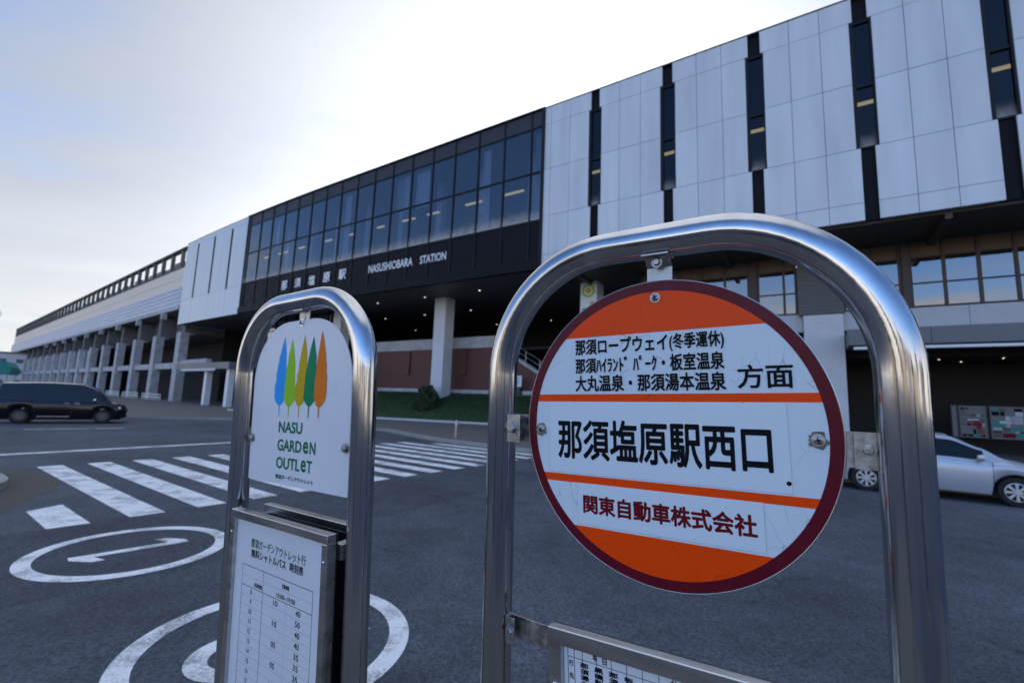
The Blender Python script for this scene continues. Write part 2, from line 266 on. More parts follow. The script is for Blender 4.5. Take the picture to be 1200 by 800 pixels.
M = dict(
    asphalt=asphalt(), asphalt_patch=asphalt('asphalt_patch', (.055, .063, .077)), paint=road_paint(), brick=brick(),
    steel=mat('polished_steel', (.5, .5, .51), .12, 1, .14, 22, .015, 400, stretch=(1, 1, .12)),
    brushed=mat('brushed_steel', (.5, .5, .5), .3, 1, .15, 40, .05, 200, stretch=(.1, 1, 1)),
    zinc=mat('zinc_plate', (.42, .42, .41), .38, 1, .3, 90, .05, 300),
    dark_metal=mat('dark_metal', (.025, .026, .03), .45, 0, .15, 6),
    white_panel=mat('white_panel', (.625, .675, .7), .4, 0, .08, .8, stretch=(1.6, 1.6, .22)),
    joint=mat('joint_sealant', (.26, .27, .29), .8),
    black_panel=mat('black_panel', (.009, .009, .013), .55, 0, .2, 2, spec=.12),
    header=mat('grey_header_panel', (.045, .047, .055), .5, 0, .1, 2, spec=.25),
    mullion=mat('mullion_metal', (.012, .013, .017), .5, spec=.2),
    facade_glass=glass('facade_glass', (.34, .4, .5), 1.75, .03, .02),
    slot_glass=glass('slot_glass', (.34, .36, .38), 1.42, .0, .02), film=film('pale_film', 13.6, 14.75), shop_glass=glass('window_glass', (.35, .38, .4), 1.9, .1, .035),
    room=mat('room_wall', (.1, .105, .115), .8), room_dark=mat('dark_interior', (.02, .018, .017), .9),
    soffit=mat('soffit_slats', (.06, .05, .042), .6, 0, .15, 3), soffit_grey=mat('soffit_panels', (.11, .11, .115), .55, 0, .08, 2),
    brown=mat('brown_frame', (.055, .035, .025), .5), wood=mat('wood_panel', (.11, .072, .045), .55, 0, .2, 4, stretch=(1, 1, .2)),
    louvre=mat('grey_louvre', (.1, .105, .105), .5, 0, .1, 4), band=mat('pale_band', (.5, .53, .56), .45, 0, .06, 1.5),
    fascia=mat('canopy_fascia', (.14, .15, .165), .45, 0, .08, 2), white=mat('white_paint', (.78, .78, .78), .4, 0, .04, 2),
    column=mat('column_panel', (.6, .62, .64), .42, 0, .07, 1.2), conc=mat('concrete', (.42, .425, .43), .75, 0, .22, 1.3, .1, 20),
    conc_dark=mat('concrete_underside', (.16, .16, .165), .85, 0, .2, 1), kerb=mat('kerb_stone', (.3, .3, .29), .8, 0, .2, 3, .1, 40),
    paver=mat('sidewalk_paver', (.13, .115, .105), .8, 0, .2, 1.2, .1, 30), dirt=mat('dusty_gutter', (.075, .066, .055), .9, 0, .3, 2),
    grass=mat('lawn_grass', (.022, .052, .012), .9, 0, .5, 4, 1, 30), leaf=mat('shrub_leaf', (.03, .055, .022), .6, 0, .4, 3),
    lamp=emis('strip_lamp_glow', (1, .8, .4), .3), down=emis('downlight_glow', (1, .84, .62), 1.5),
    letter=mat('white_letter', (.85, .86, .87), .5),
    wall_upper=mat('translucent_screen', (.78, .66, .55), .5, 0, .06, 1), wall_lower=mat('ribbed_metal', (.4, .46, .58), .4, 0, .07, .6),
    tyre=mat('tyre_rubber', (.015, .015, .016), .85), dark_rim=mat('dark_alloy', (.12, .12, .13), .35, .7), rim=mat('wheel_silver', (.6, .61, .62), .35, .6),
    silver=mat('silver_car_paint', (.5, .52, .56), .3, .35, coat=.6), black_car=mat('black_car_paint', (.004, .004, .006), .12, 0, spec=.35, coat=.25),
    car_glass=mat('dark_car_glass', (.008, .01, .012), .06, spec=.4), car_trim=mat('black_trim', (.015, .015, .016), .55), headlamp=mat('headlamp_lens', (.55, .58, .6), .1, .3), tail=mat('tail_lamp', (.35, .01, .01), .2),
    chrome=mat('chrome', (.7, .7, .7), .12, 1),
    enamel=crackle('white_enamel', (.72, .82, .86), .32, .4), orange=crackle('orange_enamel', (1.0, .072, .001), .34, .2, 18, .2), maroon=mat('maroon_enamel', (.13, .006, .018), .35, 0, .1, 20, spec=.2),
    sticker=mat('white_sticker', (.74, .84, .88), .3, spec=.3), sticker_edge=mat('sticker_edge', (.45, .46, .47), .5), ink=mat('black_ink', (.004, .0045, .007), .5, spec=.12), red_ink=mat('maroon_ink', (.17, .006, .012), .5, spec=.12),
    board=mat('white_board', (.8, .81, .82), .3, 0, .03, 6, spec=.3), green_ink=mat('green_ink', (.003, .16, .06), .5, spec=.12), paper=mat('timetable_paper', (.78, .8, .81), .4, 0, .03, 5),
    rule=mat('table_rule', (.09, .1, .13), .5), faint=mat('faint_rule', (.38, .4, .43), .5), backboard=mat('black_backboard', (.012, .012, .013), .5),
    t_blue=mat('tree_blue', (.02, .36, .85), .5, spec=.12), t_lime=mat('tree_lime', (.33, .62, .02), .5, spec=.12), t_yel=mat('tree_mustard', (.62, .42, .008), .5, spec=.12), t_grn=mat('tree_green', (.0, .24, .09), .5, spec=.12), t_org=mat('tree_orange', (.85, .2, .012), .5, spec=.12),
    grime=mat('grime', (.16, .165, .15), .8, 0, .5, 120), teal=mat('teal_canvas', (.01, .22, .2), .6), blue_sign=mat('blue_sign', (.02, .12, .5), .4), facade_back=mat('plaster_beige', (.42, .37, .3), .8, 0, .1, 1), facade_back2=mat('plaster_grey', (.3, .3, .31), .8, 0, .1, 1),
)

panel_variation(M['white_panel'], .06)
# ------------------------------------------------------------------ building coordinates: s along the facade (right +), d away from the viewer
PHI = -.5766
TV = Vector((math.cos(PHI), math.sin(PHI), 0)); NV = Vector((-math.sin(PHI), math.cos(PHI), 0))
def bend(s):
    q = max(0, -36-s)
    return .00115*q*q if q < 35 else .00115*35*35+(q-35)*.0805
def B(s, d, z): return TV*s+NV*(d+bend(s))+Vector((0, 0, z))
def G(s, d, z): return TV*s+NV*d+Vector((0, 0, z))
def tru(sa):
    s = sa
    for _ in range(20): s = sa*(25+bend(s))/25
    return s

# ------------------------------------------------------------------ ground
def sheet(name, pts, z0, z1, mt, fn=None, kind='structure', mi=None, label=None):
    b = MB(fn); b.prism(pts, z0, z1); o = b.build(name, mt); return tag(o, kind=kind, label=label)
g = MB(); n = 40; S = 900
g.add([(-S, -S, 0), (S, -S, 0), (S, S, 0), (-S, S, 0)], [(0, 1, 2, 3)]); tag(g.build('road', M['asphalt']), kind='structure')
KERB = [(-60, -6), (-37, 0), (-32.6, 9.9), (-30, 14.6), (-27, 16.0), (-18.6, 17.0), (-13.3, 15.1), (-9.0, 14.6), (-3, 15.9), (40, 15.9)]
out = KERB + [(40, 60), (-260, 60), (-260, -6)]
sheet('sidewalk', out, -.05, .13, M['paver'], G)
kb = MB(G)
def strip(b, pts, w, z0, z1):
    L = []; Rr = []
    for i, p in enumerate(pts):
        a = Vector(pts[max(i-1, 0)]); c = Vector(pts[min(i+1, len(pts)-1)]); t = (c-a).normalized(); nn = Vector((-t.y, t.x)); p = Vector(p)
        L.append(p); Rr.append(p-nn*w)
    n = len(pts)
    vs = [(q.x, q.y, z0) for q in L]+[(q.x, q.y, z0) for q in Rr]+[(q.x, q.y, z1) for q in L]+[(q.x, q.y, z1) for q in Rr]
    fs = []
    for i in range(n-1): fs += [(2*n+i, 2*n+i+1, 3*n+i+1, 3*n+i), (i, i+1, 2*n+i+1, 2*n+i), (n+i, n+i+1, 3*n+i+1, 3*n+i)]
    fs += [(0, n, 3*n, 2*n), (n-1, 2*n-1, 4*n-1, 3*n-1)]
    b.add(vs, fs)
strip(kb, KERB, .18, -.05, .15); tag(kb.build('kerb', M['kerb']), kind='structure')
gut = MB(G); strip(gut, [(a, b-.02) for a, b in KERB], .55, -.05, .004); tag(gut.build('gutter', M['dirt']), kind='structure')
sheet('bus_island', [(-6, -2), (5, -2), (5, 2.1), (-3, 2.1), (-6, 1.2)], -.05, .17, M['paver'])
def smooth_loop(p, n=3):
    for _ in range(n):
        q = []
        for k in range(len(p)):
            a, b_ = p[k], p[(k+1) % len(p)]; q += [(a[0]*.75+b_[0]*.25, a[1]*.75+b_[1]*.25), (a[0]*.25+b_[0]*.75, a[1]*.25+b_[1]*.75)]
        p = q
    return p
ti = [(-6.6, 5.6), (-7.0, 6.59), (-7.7, 7.75), (-8.06, 8.5), (-8.5, 9.0), (-10.04, 10.0), (-10.9, 10.2), (-13.4, 9.6), (-14.2, 6.4), (-11, 4.2), (-8.2, 4.4)]
def shrink(k): return smooth_loop([(-10.6+(x+10.6)*k, 7.4+(y-7.4)*k) for x, y in ti])
sheet('island_gutter', shrink(1), -.05, .002, M['dirt']); sheet('traffic_island', shrink(.74), -.05, .13, M['kerb']); sheet('island_paving', shrink(.66), .0, .136, M['paver'])

pt = MB(); pt.add([(x, y, .0013) for x, y in ((-6.0, 1.2), (-4.13, 4.01), (-3.14, 5.27), (-2.05, 6.95), (-1.2, 8.4), (1.2, 11.9), (-1.6, 13.3), (-3.7, 9.3), (-5.75, 6.5), (-7.6, 3.2))], [tuple(range(10))]); tag(pt.build('road_patch', M['asphalt_patch']), kind='structure')
# painted markings
ZP = .0045
cw = MB(); u = Vector((math.cos(.9495), math.sin(.9495))); v = Vector((-u.y, u.x)); X0 = Vector((-5.353, 6.787))
def pquad(b, pts, seg=1): b.add([(p[0], p[1], ZP) for p in pts], [tuple(range(len(pts)))])
for i in range(0, 14):
    a = X0+u*(.851*i); w = .425; l = 6.3
    if i >= 13: l = 5.2
    pquad(cw, [a, a+u*w, a+u*w+v*l, a+v*l])
a0 = X0-u*.851
pquad(cw, [a0+v*.02, a0+u*.425, a0+u*.425+v*1.55, a0+v*1.35])
tag(cw.build('crosswalk', M['paint']), kind='structure')
ln = MB()
a = G(-17.55, -1, 0); 
for (p, q, w) in ((G(-17.35, .5, 0), G(-17.35, 9.3, 0), .32), (G(-26.3, 5.0, 0), G(-25.6, 8.0, 0), .18), (G(-27.5, -1.5, 0), G(-26.7, 2.2, 0), .18)):
    t = (q-p).normalized(); nn = Vector((-t.y, t.x, 0))*w/2
    pquad(ln, [p-nn, p+nn, q+nn, q-nn])
tag(ln.build('lane_line', M['paint']), kind='structure')
def ring(b, c, r0, r1, n=96):
    vs = []; fs = []
    for k in range(n):
        a = 2*math.pi*k/n; vs += [(c[0]+r0*math.cos(a), c[1]+r0*math.sin(a), ZP), (c[0]+r1*math.cos(a), c[1]+r1*math.sin(a), ZP)]
    for k in range(n): j = (k+1) % n; fs.append((2*k, 2*k+1, 2*j+1, 2*j))
    b.add(vs, fs)
UP = Vector((-.69, -.724)); RT = Vector((-.724, .69))
c1 = Vector((-4.265, 5.50)); c2 = Vector((-1.695, 3.67))
one = MB(); ring(one, c1, .805, .95)
def loc(c, a, b): return c+UP*a+RT*b
pquad(one, [loc(c1, .53, -.06), loc(c1, .53, .06), loc(c1, -.53, .06), loc(c1, -.53, -.06)])
pquad(one, [loc(c1, .53, -.0601), loc(c1, .36, -.24), loc(c1, .25, -.24), loc(c1, .33, -.0601)])
pquad(one, [loc(c1, -.53, .0601), loc(c1, -.36, .27), loc(c1, -.25, .27), loc(c1, -.35, .0601)])
tag(one.build('stop_marking', M['paint']), kind='structure')
pass; two = MB(); ring(two, c2, .835, .985)
def stroke(b, pts, w):
    L = []; Rr = []
    for i, p in enumerate(pts):
        t = (pts[min(i+1, len(pts)-1)]-pts[max(i-1, 0)]).normalized(); nn = Vector((-t.y, t.x))*w/2; L.append(p+nn); Rr.append(p-nn)
    n = len(pts); b.add([(p.x, p.y, ZP) for p in L+Rr], [(i, i+1, n+i+1, n+i) for i in range(n-1)])
arc = [loc(c2, .24+.26*math.sin(t), -.02+.25*-math.cos(t)) for t in [math.pi*(-.06+1.3*k/22) for k in range(23)]]
stroke(two, arc+[loc(c2, -.2, .02), loc(c2, -.5, -.22)], .14)
pquad(two, [loc(c2, -.48, -.30), loc(c2, -.48, .28), loc(c2, -.62, .28), loc(c2, -.62, -.30)])
tag(two.build('stop_marking', M['paint']), kind='structure')

# ------------------------------------------------------------------ station building
ROOT = B(-22, 25, 0)
st = empty('station_building', ROOT, 'long railway station building with white panelled upper walls and a black glazed middle', 'building', world_coords=True)
ZR = [10.5, 11.33, 13.95, 17.2, 20.4, 21.65]
SL = [-10.6+4.46*k for k in range(-1, 8)]     # slot centres
HWT, HWM, HWB = .29, .43, .27
GAP = .011
def bay(l, r, ledge=False, redge=False, cols=None):
    b = MB(B)
    for k in range(5):
        z0, z1 = ZR[k], ZR[k+1]
        hw = HWT if k == 4 else (HWM if k in (2, 3) else HWB)
        x0 = l+(0 if ledge else hw); x1 = r-(0 if redge else hw)
        if cols: xs = [x0]+cols+[x1]
        else:
            a0, a1 = l+(0 if ledge else HWT), r-(0 if redge else HWT); xs = [x0, a0+(a1-a0)/3, a0+2*(a1-a0)/3, x1]
        for i in range(len(xs)-1): b.box(xs[i]+(GAP if i else 0), xs[i+1]-(GAP if i < len(xs)-2 else 0), 25+random.uniform(-.004, .004), 25.1, z0+(GAP if k else 0), z1-GAP)
    p = b.build('wall_panel', M['white_panel'], st)
    return p
def sheet_q(b, x0, x1, d, z0, z1): b.add([(x0, d, z0), (x1, d, z0), (x1, d, z1), (x0, d, z1)], [(0, 1, 2, 3)])
bays = [(-14.2, SL[1], True, False, [-13.75, -12.35])]+[(SL[i], SL[i+1], False, False, None) for i in range(1, 8)]
for q in bays: bay(*q)
core = MB(B)
for q in bays:
    l = q[0]+(.02 if q[2] else HWM-.02); r = q[1]-(HWM-.02)
    core.box(l, r, 25.101, 25.34, 10.52, 21.6)
core.build('backing_wall', M['joint'], st)
for c in SL[1:]:
    core = MB(B); core.box(c-.42, c+.42, 25.2, 25.34, 20.4, 21.62); core.build('slot_infill', M['black_panel'], st); core = MB(B); core.box(c-.42, c+.42, 25.2, 25.34, 10.52, 13.95); core.build('slot_infill', M['black_panel'], st)
cop = MB(B); cop.box(-14.2, 25, 24.99, 31, 21.655, 21.73); cop.build('roof_coping', M['header'], st)
for c in SL[1:]:
    w = MB(B); hw = HWM-.015
    for x0, x1 in ((c-hw, c-hw+.14), (c+hw-.07, c+hw)): w.box(x0, x1, 25.06, 25.3, 13.95, 20.4)
    w.box(c-hw+.14, c+hw-.07, 25.1, 25.28, 17.0, 17.12); w.box(c-hw+.14, c+hw-.07, 25.1, 25.28, 20.3, 20.4); w.box(c-hw+.14, c+hw-.07, 25.1, 25.28, 13.95, 14.03)
    wo = w.build('slot_window', M['mullion'], st)
    q_ = MB(B); sheet_q(q_, c-hw+.14, c+hw-.07, 25.18, 14.03, 15.4); q_.build('pale_film', M['film'], wo)
    p = MB(B); sheet_q(p, c-hw+.14, c+hw-.07, 25.19, 14.03, 17.0); sheet_q(p, c-hw+.14, c+hw-.07, 25.19, 17.12, 20.3); p.build('pane', M['slot_glass'], wo)
# black glazed block
ML = [-14.3, -15.25]+[tru(-15.2-2.29*k) for k in range(1, 17)]+[tru(-52.3)]
LW = ML[-1]
for i in range(len(ML)-1):
    r, l = ML[i], ML[i+1]
    f = MB(B); mw = .05
    f.box(l-mw, l+mw, 24.96, 25.2, 10.9, 21.62)
    for z in (13.75, 17.16, 20.42): f.box(l+mw, r-mw, 24.98, 25.2, z-.06, z+.06)
    fo = f.build('window', M['mullion'], st)
    q_ = MB(B); sheet_q(q_, l+mw, r-mw, 25.02, 13.81, 15.2); q_.build('pale_film', M['film'], fo)
    p = MB(B); sheet_q(p, l+mw, r-mw, 25.03, 13.81, 17.10); sheet_q(p, l+mw, r-mw, 25.03, 17.22, 20.36); p.build('pane', M['facade_glass'], fo)
    h = MB(B); h.box(l+mw, r-mw, 25.03, 25.2, 20.48, 21.6); h.build('header_panel', M['header'], st)
    h = MB(B); h.box(l+mw, r-mw, 25.03, 25.2, 11.05, 13.69); h.build('spandrel_panel', M['black_panel'], st)
f = MB(B); f.box(ML[0]-.1, -14.21, 24.88, 25.2, 10.4, 21.63); f.build('corner_mullion', M['mullion'], st)
f = MB(B); f.box(LW-.1, ML[0]-.1, 24.86, 25.2, 10.38, 11.04, seg=12); f.build('base_fascia', M['black_panel'], st)
f = MB(B); f.box(LW-.1, -14.21, 24.88, 31, 21.632, 21.72, seg=12); f.build('roof_coping', M['mullion'], st)
# left white block
LE = tru(-67.3); edges = [LE, tru(-64.1), tru(-59.9), tru(-55.75), LW-.12]
for i in range(4):
    l, r = edges[i], edges[i+1]; b = MB(B)
    hl = 0 if i == 0 else .25; hr = 0 if i == 3 else .25
    b.box(l+hl, r-hr, 24.95, 24.984, 13.6, 20.9); b.box(l+(0 if i == 0 else .02), r-(0 if i == 3 else .02), 24.95, 24.984, 20.92, 21.6); b.box(l+(0 if i == 0 else .02), r-(0 if i == 3 else .02), 24.95, 24.984, 10.35, 13.58)
    b.build('wall_panel', M['white_panel'], st)
b = MB(B); b.box(LE+.02, LW-.14, 24.985, 25.3, 10.4, 21.55); b.build('backing_wall', M['black_panel'], st)
b = MB(B); b.box(LE, LE+.15, 25.301, 31, 10.35, 21.6); b.build('end_wall', M['white_panel'], st)
b = MB(B); b.box(LE, LW-.1, 24.93, 31, 21.602, 21.66, seg=4); b.build('roof_coping', M['header'], st)
# interiors: floor, ceiling, back wall
b = MB(B); b.box(LE+.2, 25, 30.5, 30.8, 10.7, 21.5, seg=16); b.build('rear_wall', M['room'], st)
b = MB(B); b.box(LW, 25, 25.35, 30.49, 20.45, 20.6, seg=14); b.build('upper_ceiling', M['room'], st)
b = MB(B); b.box(LW, 25, 25.35, 30.49, 13.5, 13.7, seg=14); b.build('upper_floor', M['room'], st)
b = MB(B); b.box(24.8, 25, 25.35, 40, 0, 21.5); b.build('end_wall', M['room'], st)
# strip lamps behind the glass
xs = [-15.1, -18.3, -21.9, -25.6, -29.4, -33.0, -36.8, -40.6, -44.6, -48.6, -52.6]
ORD = ['rightmost', 'second from the right', 'third from the right', 'fourth from the right', 'fifth from the right', 'sixth from the right', 'seventh from the right', 'eighth from the right', 'ninth from the right', 'tenth from the right', 'leftmost']
def strip_lamp(s, label, w=.75):
    b = MB(B); b.box(s-w, s+w, 27.0, 27.22, 17.28, 17.36); o = b.build('strip_lamp', M['lamp'])
    me = o.data; c = sum((v.co for v in me.vertices), Vector())/len(me.vertices)
    for v in me.vertices: v.co -= c
    o.location = c
    h = MB(); t = NV*.02
    for k in (-.6, .6): h.cyl(TV*k+Vector((0, 0, .04)), TV*k+Vector((0, 0, 3.1)), .012, 6)
    h.build('hanger_rod', M['mullion'], o)
    return tag(o, label, 'lamp', 'strip lamps behind the upper windows')
rl_ = random.Random(5)
for s, q in zip(xs, ORD): strip_lamp(s+rl_.uniform(-.5, .5), 'lit yellow strip lamp behind the black glazed wall, '+q, rl_.uniform(.4, .95))
for k in range(9):     # curtains drawn part way behind some panes, and the columns of the room
    i = rl_.randrange(1, len(ML)-1); l, r_ = ML[i], ML[i-1]; w = rl_.uniform(.5, 1.6); b = MB(B)
    for j in range(int(w/.16)): b.box(l+.1+j*.16, l+.1+j*.16+.15, 25.5+.05*(j % 2), 25.53+.05*(j % 2), (17.2 if k % 3 else 13.8), 20.3)
    b.build('curtain', M['white'], st)
for k in range(8): b = MB(B); b.box(-17-k*4.6, -16.4-k*4.6, 27.6, 28.2, 13.7, 20.44); b.build('room_column', M['column'], st)
for c, q in zip(SL[1:7], ('first slot window right of the black glazing', 'second slot window from the black glazing', 'third slot window from the black glazing', 'fourth slot window from the black glazing', 'fifth slot window from the black glazing', 'slot window past the right picture edge')):
    strip_lamp(c*1.08, 'lit yellow strip lamp inside the '+q, .5)
# soffits
b = MB(B); b.box(LE, -14.2, 25.21, 46, 10.46, 10.6, seg=20); b.box(-14.19, -9, 29.31, 46, 10.46, 10.6); b.build('soffit', M['soffit_grey'], st)
b = MB(B)
for k in range(28): b.box(-14.2, 25, 25.36+k*.137, 25.36+k*.137+.115, 10.4, 10.46)
b.box(-14.2, 25, 25.345, 29.3, 10.461, 10.52); b.build('slatted_soffit', M['soffit'], st)
b = MB(B)
for k in range(9):
    s = -12.5+4.46*k; b.box(s-.12, s+.12, 25.36, 29.15, 10.16, 10.398)
b.build('soffit_beam', M['brown'], st)
# recessed right-hand storeys
DW = 29.2
def mullions(x0, x1, posts, thick, name='window'):
    f = MB(B)
    for p in posts: f.box(p-thick/2, p+thick/2, DW-.1, DW+.15, 7.12, 10.42)
    for z, h in ((9.63, .07), (8.32, .06), (7.16, .07)):
        pp = sorted(posts)
        for a, c in zip(pp[:-1], pp[1:]): f.box(a+thick/2, c-thick/2, DW-.07, DW+.12, z-h/2, z+h/2)
    fo = f.build(name, M['brown'], st)
    p = MB(B)
    for a, c in zip(sorted(posts)[:-1], sorted(posts)[1:]):
        for z0, z1 in ((8.36, 9.59), (7.2, 8.28)): sheet_q(p, a+thick/2, c-thick/2, DW, z0, z1)
    p.build('pane', M['shop_glass'], fo)
    h = MB(B)
    for a, c in zip(sorted(posts)[:-1], sorted(posts)[1:]): h.box(a+thick/2, c-thick/2, DW-.02, DW+.1, 9.67, 10.42)
    h.build('header_panel', M['wood'], st)
mullions(0, 0, [4.55, 5.8, 7.02, 8.24, 9.46, 10.68, 11.9], .12)
mullions(0, 0, [1.85, 3.05, 4.15], .12)
mullions(0, 0, [12.6, 13.8, 15.0, 16.2, 17.4, 18.6], .12)
mullions(0, 0, [-8.9, -7.7, -6.5, -5.2, -3.9, -2.64], .12)
mullions(0, 0, [-2.15, -.87, -.3], .12)
for x0, x1 in ((4.212, 4.488), (-2.578, -2.212), (11.962, 12.538)):
    b = MB(B); b.box(x0, x1, DW-.22, DW+.2, 7.1, 10.45); b.build('post', M['brown'], st)
b = MB(B)
for k in range(17): b.box(-.22, 1.78, 28.7, 28.9, 7.0+k*.2, 7.19+k*.2)
b.box(-.22, 1.78, 28.75, 29.1, 6.98, 10.4); b.build('louvre_panel', M['louvre'], st)
b = MB(B); b.box(-.02, 1.72, 28.72, 29.12, .1, 6.95); b.build('column', M['column'], st)
for x0, x1 in ((-9, -.04), (1.74, 19)):
    b = MB(B); x = x0
    while x < x1-.01:
        e = min(x+2.4, x1); b.box(x+.008, e-.008, DW-.05, DW+.3, 6.12, 7.1); x = e
    b.build('spandrel_band', M['band'], st)
for x0, x1 in ((1.76, 19),):
    b = MB(B); x = x0
    while x < x1-.01:
        e = min(x+3.0, x1); b.box(x+.01, e-.01, 27.0, DW, 5.08, 5.84); x = e
    cv_ = b.build('entrance_canopy', M['fascia'], st)
    b = MB(B); b.box(x0+.2, x1, 26.9, 27.25, 4.86, 4.98); b.build('canopy_edge', M['white'], cv_)
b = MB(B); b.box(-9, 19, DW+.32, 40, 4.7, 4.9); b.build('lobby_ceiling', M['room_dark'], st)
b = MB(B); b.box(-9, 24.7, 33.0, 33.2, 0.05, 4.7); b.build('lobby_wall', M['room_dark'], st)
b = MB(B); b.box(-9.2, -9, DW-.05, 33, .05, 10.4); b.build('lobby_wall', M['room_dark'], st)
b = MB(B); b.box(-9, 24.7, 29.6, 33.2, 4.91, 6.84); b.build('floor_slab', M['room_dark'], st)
b = MB(B); b.box(-9, 24.7, 31.5, 31.7, 6.9, 10.4); b.box(-9, 24.7, DW+.31, 31.5, 6.85, 6.98); b.build('upper_room', M['room'], st)
# white columns carrying the black block
def col(s, d, w=1.25, dd=1.15, z0=.05, z1=10.45, mt='column'):
    b = MB(B); b.box(s-w/2+.02, s+w/2-.02, d+.02, d+dd-.02, z0, z1)
    for k in range(4): b.box(s-w/2, s+w/2, d, d+dd, z0+(z1-z0)*k/4+.01, z0+(z1-z0)*(k+1)/4-.01)
    b.build('column', M[mt], st)
for s in (-26.2, -40.2, -12.75): col(s, 28.8 if s < -13 else 29.4)
col(tru(-55.0), 28.5, 1.1, 1.0)
# dark concourse behind
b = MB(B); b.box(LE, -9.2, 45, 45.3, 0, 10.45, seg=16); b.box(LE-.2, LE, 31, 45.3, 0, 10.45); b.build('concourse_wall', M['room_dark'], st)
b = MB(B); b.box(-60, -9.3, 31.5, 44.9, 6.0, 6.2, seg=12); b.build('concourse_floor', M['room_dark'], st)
# upper left glazed room
b = MB(B)
gl, gr = tru(-57), -42
for k in range(9):
    x = gl+(gr-gl)*k/8; b.box(x-.06, x+.06, 28.9, 29.1, 6.45, 10.4)
b.box(gl, gr, 28.92, 29.08, 8.9, 9.0); go = b.build('window', M['mullion'], st)
b = MB(B)
for k in range(8): sheet_q(b, gl+(gr-gl)*k/8, gl+(gr-gl)*(k+1)/8, 29.0, 6.45, 10.4)
b.build('pane', M['shop_glass'], go)
b = MB(B); b.box(gl, gr, 28.8, 29.3, 5.7, 6.44, seg=6); b.build('spandrel_band', M['band'], st)
b = MB(B); 
for k in range(40): x = gl+.2+(gr-gl-.4)*k/40; b.box(x, x+.26, 29.5, 29.53, 6.5, 10.2)
b.build('window_blind', M['white'], st)
b = MB(B); b.box(gl, gr, 30.2, 30.4, 5.7, 10.4); b.build('room_wall', M['room'], st)
# ground floor grey wall with left canopy
b = MB(B)
for k in range(9): b.box(tru(-54.5)+k*1.6+.02, tru(-54.5)+k*1.6+1.58, 26.6, 26.9, .1, 3.9)
b.build('ground_wall', M['louvre'], st)
b = MB(B); b.box(tru(-54.5), -40, 26.91, 27.2, .1, 5.6, seg=3); b.build('ground_wall', M['room_dark'], st)
cp = empty('entrance_canopy', B(-56, 24, 0), 'flat grey roofed entrance canopy on a slim white post, left of the station lawn', 'canopy', world_coords=True)
b = MB(B); b.box(tru(-61.8), tru(-49.3), 23.2, 26.5, 4.05, 4.75, seg=3); b.build('canopy_roof', M['fascia'], cp)
b = MB(B); b.box(tru(-60), tru(-52), 23.1, 23.19, 3.85, 4.1, seg=2); b.build('eave_trim', M['band'], cp)
for s in (-55.0, -50.2): b = MB(B); b.box(tru(s)-.32, tru(s)+.32, 23.6, 24.2, .1, 4.04); b.build('post', M['white'], cp)

# brick retaining wall, its stair slope and rail
bw = empty('retaining_wall', B(-28, 31, 0), 'dark red brick retaining wall with pale concrete parapet behind the lawn', 'wall', world_coords=True)
b = MB(B); b.box(-40, -21.7, 31, 31.4, .1, 6.22, seg=3); b.prism([(-21.7, .1), (-11, .1), (-11, .6), (-12.2, .9), (-21.7, 6.22)], 31, 31.4, 'y'); b.build('brick_face', M['brick'], bw)
b = MB(B); b.box(-40, -21.7, 30.95, 31.45, 6.23, 7.2, seg=3); b.build('parapet', M['conc'], bw)
b = MB(B); b.prism([(-21.7, 6.23), (-12.2, .91), (-12.2, 1.16), (-21.7, 6.5)], 30.95, 31.45, 'y'); b.build('stair_coping', M['conc'], bw)
for s in (-31.95, -25.1, -38.2):
    b = MB(B); b.box(s-.36, s+.36, 30.85, 30.99, 3.85, 6.15); b.build('pilaster', M['brick'], bw)
b = MB(B); b.box(-40, -16.5, 30.55, 30.98, 2.25, 2.62, seg=3); b.build('base_kerb', M['conc'], bw)
hr = empty('stair_railing', B(-17, 31.2, 3.4), 'grey metal stair railing sloping down beside the red brick wall', 'railing', world_coords=True)
b = MB(B)
for dz in (.45, .9): b.tube([(-21.6, 31.2, 6.45+dz), (-12.3, 31.2, 1.15+dz)], .035, 8)
b.build('handrail', M['zinc'], hr)
for k in range(8): s = -21.5+k*1.3; b = MB(B); b.cyl((s, 31.2, 6.4-(s+21.6)*.57), (s, 31.2, 7.35-(s+21.6)*.57), .03, 8); b.build('post', M['zinc'], hr)
nb = empty('notice_board', B(-19, 30.4, 2.0), 'small white notice board on a dark stand by the brick stair wall', 'notice board', world_coords=True)
b = MB(B); b.box(-19.42, -18.7, 30.3, 30.36, 2.95, 3.8); b.build('panel', M['sticker'], nb)
b = MB(B); b.box(-19.35, -18.77, 30.3, 30.6, 1.6, 2.9); b.build('stand', M['dark_metal'], nb)
for z, w in ((3.62, .5), (3.45, .42), (3.3, .5), (3.15, .3)): b = MB(B); b.box(-19.06-w/2, -19.06+w/2, 30.294, 30.2995, z-.03, z+.03); b.build('printed_line', M['rule'], nb)
